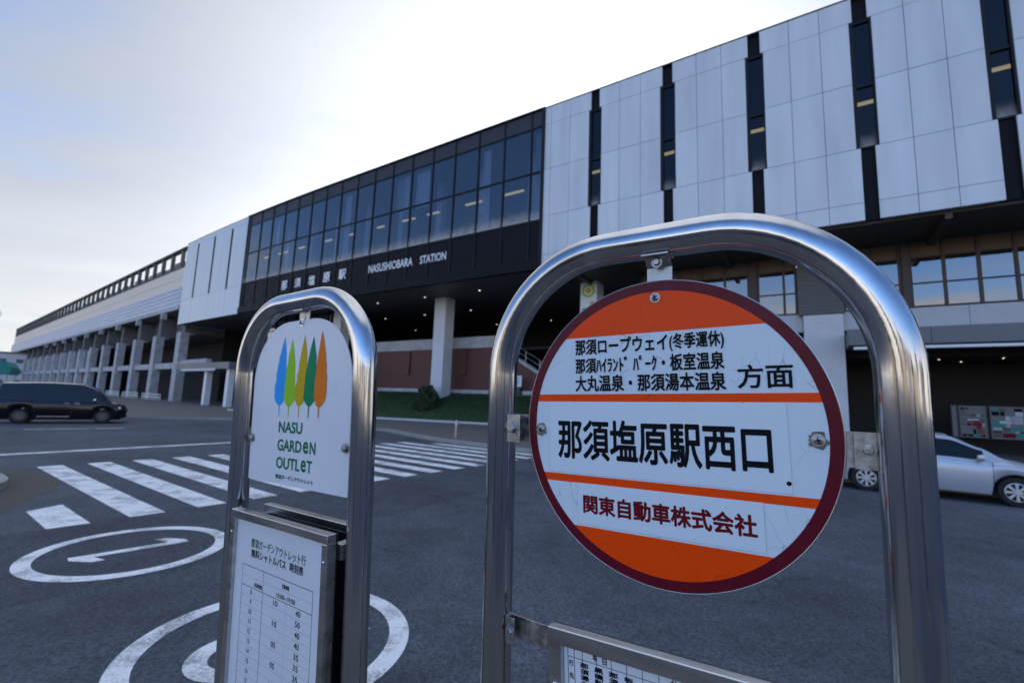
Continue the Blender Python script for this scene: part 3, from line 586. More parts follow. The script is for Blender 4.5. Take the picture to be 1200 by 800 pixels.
# lawn mound
lw = MB(G); nx, ny = 60, 24; vs = []; fs = []
rr = random.Random(3)
for i in range(nx+1):
    for j in range(ny+1):
        s = -41+25*i/nx; t = j/ny
        d0 = 23.4+(s+29)*.27; d = d0+(30.55-d0)*t
        z = .28+(2.3-.28)*(t**.85)+rr.uniform(-.02, .02)
        z = z*min(1, max(0.0, (-15.8-s)/1.2)**.5) if s > -17 else z
        vs.append((s, d, z))
for i in range(nx):
    for j in range(ny): a = i*(ny+1)+j; fs.append((a, a+ny+1, a+ny+2, a+1))
lw.add(vs, fs); tag(lw.build('lawn', M['grass'], smooth=True), kind='structure')
gb = MB(G); 
for _ in range(9000):
    s = rr.uniform(-36, -17); t = rr.random()**.7; d0 = 23.4+(s+29)*.27; d = d0+(30.5-d0)*t; z = .28+2.02*(t**.85); h = rr.uniform(.05, .13); a = rr.uniform(0, 6.28); w = .03
    gb.add([(s-w*math.cos(a), d-w*math.sin(a), z-.03), (s+w*math.cos(a), d+w*math.sin(a), z-.03), (s+rr.uniform(-.05, .05), d+rr.uniform(-.05, .05), z+h)], [(0, 1, 2)])
tag(gb.build('grass', M['grass']), label='short green grass blades growing on the lawn mound', cat='grass', kind='stuff')
lk = MB(G); strip(lk, [(-41.5, 20.0), (-29, 23.2), (-19.7, 25.9), (-16, 26.9)], .2, .0, .27)
tag(lk.build('lawn_kerb', M['band']), kind='structure')
# clipped shrubs
def shrub(c, rx, rz, n, label):
    e = empty('clipped_shrub', c, label, 'shrub', 'clipped shrubs on the lawn')
    b = MB(); r_ = random.Random(int(rx*1000))
    for _ in range(n):
        while True:
            p = Vector((r_.uniform(-1, 1), r_.uniform(-1, 1), r_.uniform(0, 1)))
            if .72 < p.length < 1.04+.1*math.sin(7*p.x+5*p.y)+.07*math.sin(13*p.z+9*p.x): break
        p = Vector((p.x*rx, p.y*rx, p.z*rz)); q = Vector((r_.gauss(0, 1), r_.gauss(0, 1), r_.gauss(0, 1))).normalized(); w = q.orthogonal().normalized(); k = r_.uniform(.04, .075)
        x = q.cross(w); b.add([p+w*k*1.5, p+x*k*.7, p-w*k*1.5, p-x*k*.7], [(0, 1, 2, 3)])
    b.build('foliage', M['leaf'], e)
    d = MB(); d.lathe([(.62*rx, 0), (.7*rx, .35*rz), (.45*rx, .62*rz), (0, .72*rz)], 12); d.build('inner_branches', M['leaf'], e)
shrub(G(-25.1, 26.6, .95), 1.05, 1.62, 3200, 'round clipped dark green shrub in front of the white column')
shrub(G(-26.0, 27.7, 1.35), .85, 1.5, 2200, 'smaller shrub behind and left of the rounder one at the column')

# downlights of the big soffit
def downlight(s, d, z, label, group, r=.13):
    e = bpy.data.objects.new('ceiling_downlight', None); COL.objects.link(e); e.location = B(s, d, z); e.empty_display_size = .1; tag(e, label, 'ceiling light', group)
    b = MB(); b.lathe([(r*.8, -.03), (r*1.25, -.035), (r*1.25, 0)], 14); b.build('trim_ring', M['white'], e)
    b = MB(); b.lathe([(r*.78, -.022), (0, -.05)], 14); b.build('diffuser', M['down'], e)
rowsd = [(28.2, (-21.6, -27.5, -33.5, -39.5), 'front row'), (34.4, (-15.5, -21.4, -27.3, -33.4, -39.4), 'middle row'), (42.2, (-15.5, -22.6, -29.6, -36.1, -42.5), 'back row')]
PO = ['rightmost', 'second from right', 'third from right', 'fourth from right', 'leftmost']
for d, ss, nm in rowsd:
    for i, s in enumerate(ss): downlight(s, d, 10.46, 'warm round downlight in the soffit over the lawn, %s, %s' % (nm, PO[i] if i < len(ss)-1 else 'leftmost'), 'downlights in the soffit over the lawn')
for i, (s, d) in enumerate(((3.4, 31), (5.6, 30.6), (7.8, 30.3), (4.4, 32.2), (6.7, 32.0), (9.0, 31.6))):
    downlight(s, d, 4.7, 'small warm downlight in the dark lobby above the silver car, '+('nearer row left', 'nearer row middle', 'nearer row right', 'rear row left', 'rear row middle', 'rear row right')[i], 'downlights in the dark lobby', .07)
# posters in the lobby
def poster(s0, s1, z0, z1, seed, label):
    e = empty('poster_board', B((s0+s1)/2, 31.0, z0), label, 'poster', 'poster boards in the dark lobby', world_coords=True)
    b = MB(B); b.box(s0, s1, 31.0, 31.08, z0, z1); b.build('panel', M['fascia'], e)
    b = MB(B); b.box(s0-.04, s0-.001, 30.97, 31.1, z0-.04, z1+.04); b.box(s1+.001, s1+.04, 30.97, 31.1, z0-.04, z1+.04); b.build('frame', M['dark_metal'], e)
    r_ = random.Random(seed); ks = ['teal', 'wood', 'ink', 'conc', 'louvre', 'red_ink', 'band', 'soffit', 'brick']
    z = z1-.08
    while z > z0+.15:
        h = r_.uniform(.08, .26); x = s0+.05
        while x < s1-.15:
            w = r_.uniform(.12, .5); w = min(w, s1-.05-x)
            if r_.random() < .8: b = MB(B); b.box(x, x+w-.03, 30.992, 30.9985, max(z-h+.02, z0+.03), z); b.build('printed_block', M[r_.choice(ks)], e)
            x += w
        z -= h
poster(6.25, 7.2, .9, 2.42, 4, 'tall colour poster board in the dark lobby, left of its wider twin')
poster(7.33, 8.5, .9, 2.42, 9, 'wide colour poster board nearest the right picture edge in the lobby')
poster(5.98, 6.16, .9, 2.42, 2, 'narrow poster strip at the left of the lobby poster boards')
# hanging banner by the column
bn = empty('hanging_banner', B(-12.75, 29.3, 7.4), 'white vertical banner with a round green emblem on a column under the soffit', 'banner', world_coords=True)
b = MB(B); b.box(-13.36, -12.14, 29.30, 29.36, 7.3, 10.4); b.build('cloth', M['sticker'], bn)
def bdisc(s, d, z, r0, r1, name, mt, parent):
    b = MB(B); vs = []; fs = []; n = 28
    for k in range(n):
        a = 2*math.pi*k/n
        vs += [(s+r0*math.cos(a), d, z+r0*math.sin(a)), (s+r1*math.cos(a), d, z+r1*math.sin(a))]
    for k in range(n): j = (k+1) % n; fs.append((2*k, 2*k+1, 2*j+1, 2*j))
    b.add(vs, fs); b.build(name, mt, parent)
bdisc(-12.75, 29.29, 9.75, .33, .48, 'emblem', M['t_lime'], bn); bdisc(-12.75, 29.29, 9.75, .0, .2, 'emblem', M['t_yel'], bn); bdisc(-13.0, 29.29, 8.3, .0, .24, 'emblem', M['t_grn'], bn)
b = MB(B); b.box(-12.6, -12.3, 29.288, 29.295, 8.3, 8.95); b.build('emblem', M['t_yel'], bn)

# ------------------------------------------------------------------ lettering helper
def glyphs(body, bold=.0):
    c = bpy.data.curves.new('t', 'FONT'); c.body = body; c.size = 1; c.resolution_u = 3
    o = bpy.data.objects.new('t', c); COL.objects.link(o); dg = bpy.context.evaluated_depsgraph_get(); dg.update()
    me = bpy.data.meshes.new_from_object(o.evaluated_get(dg)); V = [v.co.copy() for v in me.vertices]; F = [tuple(p.vertices) for p in me.polygons]
    bpy.data.objects.remove(o); bpy.data.curves.remove(c); bpy.data.meshes.remove(me)
    if bold:
        W = []; H = []; n = len(V)
        for k in range(9):
            a = 2*math.pi*k/8; q = bold if k else 0
            W += [Vector((v.x+q*math.cos(a), v.y+q*math.sin(a), k)) for v in V]; H += [tuple(i+k*n for i in f) for f in F]
        V, F = W, H
    x0 = min(v.x for v in V); x1 = max(v.x for v in V); y0 = min(v.y for v in V); y1 = max(v.y for v in V)
    return [Vector(((v.x-x0)/(x1-x0), (v.y-y0)/(y1-y0), v.z)) for v in V], F
def text(b, body, x0, x1, z0, z1, put, bold=0, lift=.00002):
    """fits the words into x0..x1, z0..z1 of a plane; put(x,z) gives the 3D point"""
    V, F = glyphs(body, bold)
    o = Vector(put(0, 0)); nrm = (Vector(put(1, 0))-o).cross(Vector(put(0, 1))-o); nrm = nrm.normalized() if nrm.length else Vector()
    b.add([Vector(put(x0+v.x*(x1-x0), z0+v.y*(z1-z0)))+nrm*(v.z*lift) for v in V], F)

# station name on the black spandrel
ns = empty('station_name_sign', B(-27, 25, 12.1), 'white English station name letters on the black band under the glazing', 'sign', world_coords=True)
b = MB(B); text(b, 'NASUSHIOBARA', -31.1, -25.9, 12.15, 12.85, lambda x, z: (x, 24.93, z), .014); b.build('lettering', M['letter'], ns); b = MB(B); text(b, 'STATION', -25.1, -22.4, 12.15, 12.8, lambda x, z: (x, 24.93, z), .014); b.build('lettering', M['letter'], ns)
ks = empty('station_kanji_sign', B(tru(-39), 25, 12.0), 'five white kanji spelling the station name on the black band, left of the English letters', 'sign', world_coords=True)
for i, ch in enumerate('那須塩原駅'):
    s = tru(-43.75+i*2.28); b = MB(B); text(b, ch, s-.52, s+.52, 12.03, 12.98, lambda x, z: (x, 24.93, z), .02); b.build('letter', M['letter'], ks)

# ------------------------------------------------------------------ elevated railway
VR = B(-110, 25, 0)
vd = empty('railway_viaduct', VR, 'long elevated railway platform on concrete columns curving away to the left', 'viaduct', world_coords=True)
V0, V1 = LE-.05, -246
def vs_box(b, d0, d1, z0, z1, s0=V1, s1=V0, seg=60): b.box(s0, s1, d0, d1, z0, z1, seg=seg)
b = MB(B); x = V0; i = 0
up = MB(B); 
while x > V1:
    up.box(x-1.02, x-.05, 25.0, 25.06, 16.95, 18.42); up.box(x-1.02, x-.05, 25.0, 25.06, 15.7, 16.9); x -= 1.07
up.build('screen_panel', M['wall_upper'], vd)
b = MB(B); vs_box(b, 25.07, 25.16, 15.66, 18.45); b.build('screen_frame', M['conc'], vd)
lo = MB(B); x = V0
while x > V1:
    for k in range(9): lo.box(x-8.95, x-.03, 24.9+(.05 if k % 2 else 0), 25.05, 13.0+k*.293, 13.0+k*.293+.28, seg=2)
    x -= 9.0
lo.build('metal_cladding', M['wall_lower'], vd)
b = MB(B); vs_box(b, 24.93, 25.3, 18.46, 18.6); b.build('screen_cap', M['header'], vd)
b = MB(B); vs_box(b, 24.8, 25.5, 21.08, 21.3); b.build('platform_roof', M['header'], vd)
x = V0-2
while x > V1:
    pst = MB(B); pst.box(x-.2, x+.2, 24.95, 25.4, 18.61, 21.07); pst.build('roof_post', M['louvre'], vd); x -= 4.1
b = MB(B); x = V0
while x > V1:
    b.box(x-3.6, x-.3, 25.9, 27.2, 18.4, 20.0+.22*math.sin(x*.9)); x -= 4.1
b.build('platform_shelter', M['louvre'], vd)
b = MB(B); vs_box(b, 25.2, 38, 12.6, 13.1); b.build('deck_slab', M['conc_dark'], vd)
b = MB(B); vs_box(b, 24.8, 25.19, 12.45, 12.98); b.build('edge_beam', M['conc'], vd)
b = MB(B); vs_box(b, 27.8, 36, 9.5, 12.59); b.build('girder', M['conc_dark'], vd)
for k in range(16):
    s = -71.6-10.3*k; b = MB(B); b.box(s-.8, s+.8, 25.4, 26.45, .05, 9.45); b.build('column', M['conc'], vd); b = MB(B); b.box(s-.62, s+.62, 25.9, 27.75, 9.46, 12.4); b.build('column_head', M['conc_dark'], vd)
for k in range(15):
    s1 = -71.6-10.3*k-.81; s0 = -71.6-10.3*(k+1)+.81
    b = MB(B); b.box(s0, s1, 25.7, 26.3, 4.5, 5.3); b.build('tie_beam', M['conc'], vd)
b = MB(B); b.box(-70.79, tru(-60), 25.7, 26.3, 4.8, 5.6); b.build('tie_beam', M['conc'], vd)
for k in range(9):
    s = -77-12*k; b = MB(B); b.box(s-.3, s+.3, 24.55, 25.2, 11.5, 12.44); b.build('bracket', M['conc'], vd)
b = MB(B); vs_box(b, 33, 33.3, .05, 9.5, s1=LE-1); b.build('rear_wall', M['room_dark'], vd)
for k in range(10):
    s = -126-11.5*k; b = MB(B)
    for j in range(5): b.box(s-9.5+j*2.2+.05, s-9.5+j*2.2+2.1, 26.6, 26.8, .1, 4.4); b.box(s-9.5+j*2.2+.05, s-9.5+j*2.2+2.1, 26.6, 26.8, 4.7, 9.3)
    b.box(s-9.5, s+1.5, 26.85, 27.0, .1, 9.4); b.build('infill_wall', M['band'], vd)
# white bicycle rails between the columns
for k in range(3):
    f = empty('bicycle_rail', B(-77-10.3*k, 24.6, .13), 'white tubular rail before the viaduct columns, '+('nearest the station', 'middle of the three', 'farthest from the station')[k], 'railing', 'white rails along the viaduct', world_coords=True)
    b = MB(B)
    for z in (.55, .95): b.cyl((-81-10.3*k, 24.6, z), (-73-10.3*k, 24.6, z), .05, 8)
    b.build('rail', M['white'], f)
    for j in range(9): s = -81-10.3*k+j; b = MB(B); b.cyl((s, 24.6, .12), (s, 24.6, .97), .05, 8); b.build('post', M['white'], f)
# far left: poles, low pale building, teal awning
def pole(p, hgt, label):
    e = empty('utility_pole', p, label, 'pole', 'far utility poles')
    b = MB(); b.tube([(0, 0, 0), (0, 0, hgt)], [.2, .12], 10); b.build('mast', M['conc'], e)
    b = MB(); b.box(-.9, .9, -.05, .05, hgt-1.2, hgt-1.05); b.box(-.7, .7, -.05, .05, hgt-2, hgt-1.87); b.build('crossarm', M['dark_metal'], e)
pole(Vector((-190, 178, 0)), 25, 'far utility pole at the left edge, closest to the viaduct end')
pole(Vector((-205, 180, 0)), 30, 'taller far utility pole at the left picture edge')
pole(Vector((-210, 176, 0)), 22, 'shortest far utility pole at the left picture edge')
fb = empty('office_building', (-172, 146, 0), 'low pale building far left under the viaduct end', 'building', rot=(0, 0, R(40)))
b = MB(); b.box(-14, 14, -5, 5, 0, 11); b.build('wall', M['band'], fb)
b = MB(); b.box(-14.4, 14.4, -5.4, 5.4, 11.01, 11.5); b.build('roof', M['louvre'], fb)
for i in range(7):
    for j in range(3): b = MB(); b.box(-12.8+i*3.8, -11.2+i*3.8, -5.06, -4.95, 1.2+j*3.4, 2.5+j*3.4); b.build('window', M['louvre'], fb)
tw = empty('teal_awning', (-46.2, 40.5, 0), 'teal canvas awning on posts behind the black minivan at the left edge', 'awning', rot=(0, 0, R(40)))
b = MB(); b.prism([(-1.6, 2.5), (1.6, 2.5), (1.6, 3.1), (1.3, 3.6), (-1.3, 3.6), (-1.6, 3.1)], -2.2, 2.2, 'y'); b.build('canvas', M['teal'], tw)
for x in (-1.4, 1.4):
    for y in (-2, 2): b = MB(); b.cyl((x, y, 0), (x, y, 2.49), .05, 8); b.build('post', M['zinc'], tw)

# ------------------------------------------------------------------ street bits
bo = empty('bollard', (-2.29, 20.18, .13), 'short grey steel bollard on the sidewalk at the end of the crosswalk', 'bollard')
b = MB(); b.lathe([(.06, 0), (.06, .72), (.05, .78), (0, .8)], 14); b.build('post', M['zinc'], bo)
b = MB(); b.lathe([(.062, .6), (.062, .66)], 14); b.build('reflective_band', M['white'], bo)
rs = empty('road_sign', G(-33.6, 27.6, 1.0), 'small round blue road sign on the lawn beside the nearer chrome frame', 'road sign')
b = MB(); b.cyl((0, 0, -.2), (0, 0, 3.2), .035, 10); b.build('pole', M['zinc'], rs)
b = MB(); Mx = Matrix.Translation((-.02, -.05, 3.0)) @ Matrix.Rotation(R(90), 4, 'X'); b.lathe([(.3, -.01), (.3, .01)], 28, Mx); b.build('plate', M['blue_sign'], rs)
b = MB(); b.lathe([(.27, .012), (.22, .012), (.22, .011)], 28, Mx); b.build('border', M['white'], rs)

# ------------------------------------------------------------------ cars
def interp(tab, x):
    if x <= tab[0][0]: return tab[0][1]
    for (a, b_), (c, d) in zip(tab[:-1], tab[1:]):
        if x <= c:
            t = (x-a)/(c-a); t = t*t*(3-2*t)*.5+t*.5; return b_+(d-b_)*t
    return tab[-1][1]
def wheel(parent, x, y, r, side, w=.19, spokes=8, rimm=None):
    Mx = Matrix.Translation((x, y, r)) @ Matrix.Rotation(R(-90)*side, 4, 'X')
    b = MB(); b.lathe([(r*.6, -w/2), (r*.9, -w/2), (r, -w*.36), (r, w*.36), (r*.92, w/2), (r*.68, w/2), (r*.66, w*.3)], 36, Mx); wh = b.build('wheel', M['tyre'], parent, smooth=True)
    b = MB(); b.lathe([(r*.66, w*.3), (r*.66, w*.47), (r*.61, w*.5), (r*.58, w*.42)], 36, Mx, cap=False); b.lathe([(r*.17, w*.44), (r*.15, w*.52), (0, w*.53)], 20, Mx)
    for k in range(spokes):
        a = 2*math.pi*k/spokes; c, s_ = math.cos(a), math.sin(a); W = r*.078
        pts = [(r*.12, -W*.8), (r*.6, -W*1.25), (r*.6, W*1.25), (r*.12, W*.8)]
        vs = [Mx @ Vector((p*c-q*s_, p*s_+q*c, z)) for z in (w*.36, w*.47) for p, q in pts]
        b.add(vs, [(0, 1, 2, 3), (4, 5, 6, 7), (0, 1, 5, 4), (1, 2, 6, 5), (2, 3, 7, 6), (3, 0, 4, 7)])
    b.build('rim', rimm, wh, smooth=True)
    b = MB(); b.lathe([(r*.62, w*.25), (0, w*.25)], 24, Mx); b.build('brake_disc', M['car_trim'], wh)
def car(root, P, paint):
    wr = P['wr']; xw = P['xw']; ra = wr+.065
    xs = [P['x0']+(P['x1']-P['x0'])*i/90 for i in range(91)]
    for c in xw: xs += [c+ra*math.cos(R(a)) for a in range(0, 181, 9)]
    xs = sorted(set(round(x, 4) for x in xs))
    def zb(x):
        z = interp(P['zbot'], x)
        for c in xw:
            if abs(x-c) < ra: z = max(z, wr+math.sqrt(max(0, ra*ra-(x-c)**2)))
        return z
    b = MB(); rows = []
    for x in xs:
        hw = interp(P['hw'], x); zs = interp(P['zs'], x); zt = interp(P['zt'], x); z0 = min(zb(x), zs-.03)
        L = lambda t: z0+(zs-z0)*t
        prof = [(hw*.95, z0), (hw*.985, L(.12)), (hw*1.0, L(.42)), (hw*1.0, L(.66)), (hw*.985, L(.86)), (hw*.94, zs), (hw*.78, zs+(zt-zs)*.62), (hw*.4, zs+(zt-zs)*.93), (0, zt)]
        rows.append([(x, y, z) for y, z in prof]+[(x, -y, z) for y, z in prof[-2::-1]])
    n = len(rows[0]); b.add([p for r_ in rows for p in r_], [(i*n+k, i*n+k+1, (i+1)*n+k+1, (i+1)*n+k) for i in range(len(rows)-1) for k in range(n-1)]+[tuple(range(n)), tuple(range((len(rows)-1)*n, len(rows)*n))])
    body = b.build('body', paint, root, smooth=True)
    # dark underbody with wheel wells
    b = MB(); hw = P['hw'][len(P['hw'])//2][1]
    b.box(P['x0']+.25, P['x1']-.25, -hw*.72, hw*.72, .17, .6); b.build('underbody', M['car_trim'], root)
    for c in xw:
        for s_ in (-1, 1): wheel(root, c, s_*(hw-.11), wr, s_, spokes=P.get('spokes', 8), rimm=M[P.get('rim', 'rim')])
    # greenhouse
    zr = P['zr']; g0, g1 = zr[0][0], zr[-1][0]; wins = P['wins']; ws = P['ws']; rw = P['rw']
    gx = sorted(set([round(g0+(g1-g0)*i/40, 4) for i in range(41)]+[e for w in wins for e in w]+list(ws)+list(rw)))
    TL = [0, .09, .86, 1.0]; UL = [1.0, .9, .5, 0]
    rows = []
    for x in gx:
        hw = interp(P['hw'], x)*.95; zs = interp(P['zs'], x)-.01; z1 = max(interp(zr, x), zs+.004); wr_ = hw-P['tumble']*(z1-zs)-.02
        pr = [(hw+(wr_-hw)*t, zs+(z1-zs)*t) for t in TL]+[(wr_*u_, z1+.055*(1-u_*u_)*min(1, (z1-zs)/.25)) for u_ in UL[1:]]
        rows.append([(x, y, z) for y, z in pr]+[(x, -y, z) for y, z in pr[-2::-1]])
    n = len(rows[0]); parts = {'body': MB()}
    cls = {}
    for i in range(len(gx)-1):
        xm = (gx[i]+gx[i+1])/2
        for k in range(n-1):
            kk = min(k, n-2-k); key = 'body'
            if kk == 1:
                for wi, w in enumerate(wins):
                    if w[0] < xm < w[1]: key = 'win%d_%d' % (wi, 0 if k == kk else 1)
            elif kk >= 4:
                if ws[0] < xm < ws[1]: key = 'ws'
                if rw[0] < xm < rw[1]: key = 'rw'
            cls.setdefault(key, []).append((i*n+k, i*n+k+1, (i+1)*n+k+1, (i+1)*n+k))
    allv = [p for r_ in rows for p in r_]
    for key, fs in cls.items():
        used = sorted(set(i for f in fs for i in f)); ix = {a: j for j, a in enumerate(used)}
        b = MB(); b.add([allv[a] for a in used], [tuple(ix[a] for a in f) for f in fs])
        b.build({'body': 'cabin', 'ws': 'windscreen', 'rw': 'rear_window'}.get(key, 'side_window'), paint if key == 'body' else M['car_glass'], root, smooth=True)
    # details on each side
    for s_ in (-1, 1):
        for (x0, x1, z0, z1) in P['seams']:
            b = MB(); y = s_*(interp(P['hw'], (x0+x1)/2)*1.0+.0015); b.box(x0, x1, min(y, y-s_*.01), max(y, y-s_*.01), z0, z1); b.build('door_seam', M['car_trim'], root)
        for (x, z) in P['handles']:
            b = MB(); y = s_*(interp(P['hw'], x)*1.0); b.box(x-.1, x+.1, min(y, y+s_*.03), max(y, y+s_*.03), z-.018, z+.018); b.build('door_handle', P.get('trim', paint), root, bevel=.008)
        x, z = P['mirror']; y = s_*(interp(P['hw'], x)*.95)
        b = MB(); b.lathe([(0, -.05), (.07, -.03), (.095, .02), (.09, .07), (.0, .075)], 16, Matrix.Translation((x, y+s_*.12, z)) @ Matrix.Rotation(R(90), 4, 'Y') @ Matrix.Scale(.75, 4, (1, 0, 0))); b.box(x-.04, x+.02, min(y-s_*.03, y+s_*.1), max(y-s_*.03, y+s_*.1), z-.06, z-.03); b.build('mirror', P.get('mirror_mat', paint), root, smooth=True)
        for nm, (xx, zz, hh, ww), mt in (('headlight', P['hl'], 'headlamp'), ('tail_lamp', P['tl'], 'tail')):
            b = MB(); hwv = interp(P['hw'], xx)*.86; b.lathe([(0, -.09), (ww, -.05), (ww*1.05, .02), (ww*.7, .07), (0, .09)], 18, Matrix.Translation((xx, s_*hwv, zz)) @ Matrix.Scale(hh/ww, 4, (0, 0, 1)) @ Matrix.Rotation(R(90), 4, 'Y')); b.build(nm, M[mt], root, smooth=True)
    for xx in (P['x0']-.01, P['x1']+.005):
        b = MB(); b.box(xx-.012, xx+.012, -.26, .26, .42, .54); b.build('number_plate', M['sticker'], root)
    if 'strip' in P:
        for s_ in (-1, 1): b = MB(); x0, x1, z = P['strip']; y = s_*P['hw'][3][1]; b.box(x0, x1, min(y, y+s_*.012), max(y, y+s_*.012), z-.025, z+.025); b.build('sill_strip', M['chrome'], root)
mid = (G(1.0, 13.95, 0)+G(3.55, 13.95, 0))/2
mid = (Vector((8.79, 11.47, 0))+Vector((10.93, 10.01, 0)))/2
tdir = (Vector((10.93, 10.01, 0))-Vector((8.79, 11.47, 0))).normalized(); away = Vector((-tdir.y, tdir.x, 0))
cr_ = empty('silver_car', mid+away*.76, 'silver sedan with white hubcaps passing in front of the station entrance', 'car', rot=(0, 0, math.atan2(tdir.y, tdir.x)))
car(cr_, dict(x0=-2.13, x1=2.17, wr=.3, xw=(-1.275, 1.275), zbot=[(-2.13, .3), (-1.9, .22), (1.9, .2), (2.17, .27)],
    hw=[(-2.13, .66), (-1.95, .77), (-1.3, .845), (0, .848), (1.2, .845), (1.75, .78), (2.03, .66), (2.17, .52)],
    zs=[(-2.13, .78), (-1.95, .93), (-1.2, .96), (0, .93), (1.0, .9), (1.6, .8), (2.0, .66), (2.17, .48)], zt=[(-2.13, .8), (-1.95, 1.0), (-1.5, 1.04), (0, 1.0), (1.15, .98), (1.65, .88), (2.03, .72), (2.17, .5)],
    zr=[(-1.68, .95), (-1.25, 1.2), (-.75, 1.38), (-.1, 1.435), (.3, 1.4), (.8, 1.17), (1.25, .9)], wins=[(-1.2, -.27), (-.17, .82)], ws=(.3, 1.2), rw=(-1.6, -.8), tumble=.42,
    seams=[(-.225, -.217, .3, .93), (.93, .938, .42, .9), (-.9, -.892, .62, .95)], handles=[(-.42, .84), (-1.08, .86)], mirror=(.72, .98), hl=(1.88, .66, .09, .15), tl=(-2.0, .82, .11, .1), strip=None) if False else
    dict(x0=-2.13, x1=2.17, wr=.3, xw=(-1.275, 1.275), zbot=[(-2.13, .3), (-1.9, .22), (1.9, .2), (2.17, .27)],
    hw=[(-2.13, .66), (-1.95, .77), (-1.3, .845), (0, .848), (1.2, .845), (1.75, .78), (2.03, .66), (2.17, .52)],
    zs=[(-2.13, .78), (-1.95, .93), (-1.2, .96), (0, .93), (1.0, .9), (1.6, .8), (2.0, .66), (2.17, .48)], zt=[(-2.13, .8), (-1.95, 1.0), (-1.5, 1.04), (0, 1.0), (1.15, .98), (1.65, .88), (2.03, .72), (2.17, .5)],
    zr=[(-1.68, .95), (-1.25, 1.2), (-.75, 1.38), (-.1, 1.435), (.3, 1.4), (.8, 1.17), (1.25, .9)], wins=[(-1.2, -.27), (-.17, .82)], ws=(.3, 1.2), rw=(-1.6, -.8), tumble=.42,
    seams=[(-.225, -.217, .3, .93), (.93, .938, .42, .9), (-.9, -.892, .62, .95)], handles=[(-.42, .84), (-1.08, .86)], mirror=(.72, .98), hl=(1.88, .66, .09, .15), tl=(-2.0, .82, .11, .1)), M['silver'])
va, vb = Vector((-22.27, 21.07, 0)), Vector((-19.99, 22.75, 0)); tdir = (vb-va).normalized(); away = Vector((-tdir.y, tdir.x, 0))
vn = empty('black_minivan', (va+vb)/2+away*.8, 'black minivan with dark side windows driving towards the viaduct', 'minivan', rot=(0, 0, math.atan2(tdir.y, tdir.x)))
car(vn, dict(x0=-2.35, x1=2.3, wr=.33, xw=(-1.42, 1.42), zbot=[(-2.35, .32), (-2.1, .24), (2.0, .22), (2.3, .3)],
    hw=[(-2.35, .74), (-2.15, .86), (-1.4, .91), (0, .915), (1.3, .91), (1.9, .84), (2.15, .72), (2.3, .56)],
    zs=[(-2.35, 1.0), (-2.2, 1.07), (0, 1.05), (1.2, 1.03), (1.7, .97), (2.12, .84), (2.3, .62)], zt=[(-2.35, 1.03), (-2.2, 1.1), (0, 1.1), (1.4, 1.12), (1.8, 1.06), (2.14, .92), (2.3, .64)],
    zr=[(-2.34, 1.05), (-2.28, 1.62), (-2.1, 1.8), (-.6, 1.87), (.5, 1.85), (.92, 1.68), (1.68, 1.04)], wins=[(-2.12, -1.0), (-.9, .25), (.36, 1.25)], ws=(.72, 1.6), rw=(-2.32, -2.14), tumble=.18,
    seams=[(-.95, -.942, .3, 1.03), (.3, .308, .3, 1.03), (1.25, 1.258, .45, 1.0)], handles=[(.12, .95), (.46, .95)], mirror=(1.05, 1.12), hl=(2.02, .74, .09, .16), tl=(-2.24, 1.1, .24, .08), trim=M['chrome'], mirror_mat=M['chrome'], spokes=10, rim='dark_rim', strip=(-.85, .25, .33)), M['black_car'])

# ------------------------------------------------------------------ bus stop frames
def rot(yaw, lean, pit): return (Matrix.Rotation(yaw, 3, 'Z') @ Matrix.Rotation(lean, 3, 'Y') @ Matrix.Rotation(pit, 3, 'X'))
def stop_frame(o, m3, zb, a, rc, ht, rt, label, name='bus_stop_sign'):
    root = bpy.data.objects.new(name, None); COL.objects.link(root)
    root.matrix_world = Matrix.Translation(Vector(o)+m3 @ Vector((0, 0, zb))) @ m3.to_4x4(); tag(root, label, 'bus stop sign'); root.empty_display_size = .3
    pts = [(-a, 0, 0)]+[(-a, 0, z*(ht-zb-rc)/6) for z in range(1, 7)]
    pts += [(-a+rc-rc*math.cos(t), 0, ht-zb-rc+rc*math.sin(t)) for t in [math.pi/2*k/16 for k in range(1, 17)]]
    if a-rc > .01: pts += [(0, 0, ht-zb)]
    pts += [(a-rc+rc*math.sin(t), 0, ht-zb-rc+rc*math.cos(t)) for t in [math.pi/2*k/16 for k in range(0 if a-rc > .01 else 1, 17)]]
    pts += [(a, 0, (ht-zb-rc)*(1-z/6)) for z in range(1, 7)]
    b = MB(); b.tube(pts, rt, 40); b.build('frame', M['steel'], root, smooth=True)
    for x in (-a, a): b = MB(); b.lathe([(.075, .0), (.075, .008), (rt+.006, .012), (rt+.004, .04)], 24, Matrix.Translation((x, 0, .002))); b.build('base_flange', M['brushed'], root, smooth=True)
    return root
def screw(parent, x, y, z, r=.007, turn=.3, mt='chrome'):
    Mx = Matrix.Translation((x, y, z)) @ Matrix.Rotation(R(90), 4, 'X') @ Matrix.Rotation(turn, 4, 'Z')
    b = MB(); b.lathe([(r*1.35, 0), (r*1.35, r*.14), (r, r*.16), (r*.95, r*.45), (r*.55, r*.66), (0, r*.72)], 20, Mx)
    for w, l in ((r*.15, r*.62), (r*.62, r*.15)):
        vs = [Mx @ Vector((sx*w, sy*l, z_)) for z_ in (r*.5, r*.79) for sx, sy in ((-1, -1), (1, -1), (1, 1), (-1, 1))]
        b.add(vs, [(0, 1, 2, 3), (4, 5, 6, 7), (0, 1, 5, 4), (1, 2, 6, 5), (2, 3, 7, 6), (3, 0, 4, 7)], 1)
    return b.build('screw', [M[mt], M['ink']], parent, smooth=True)
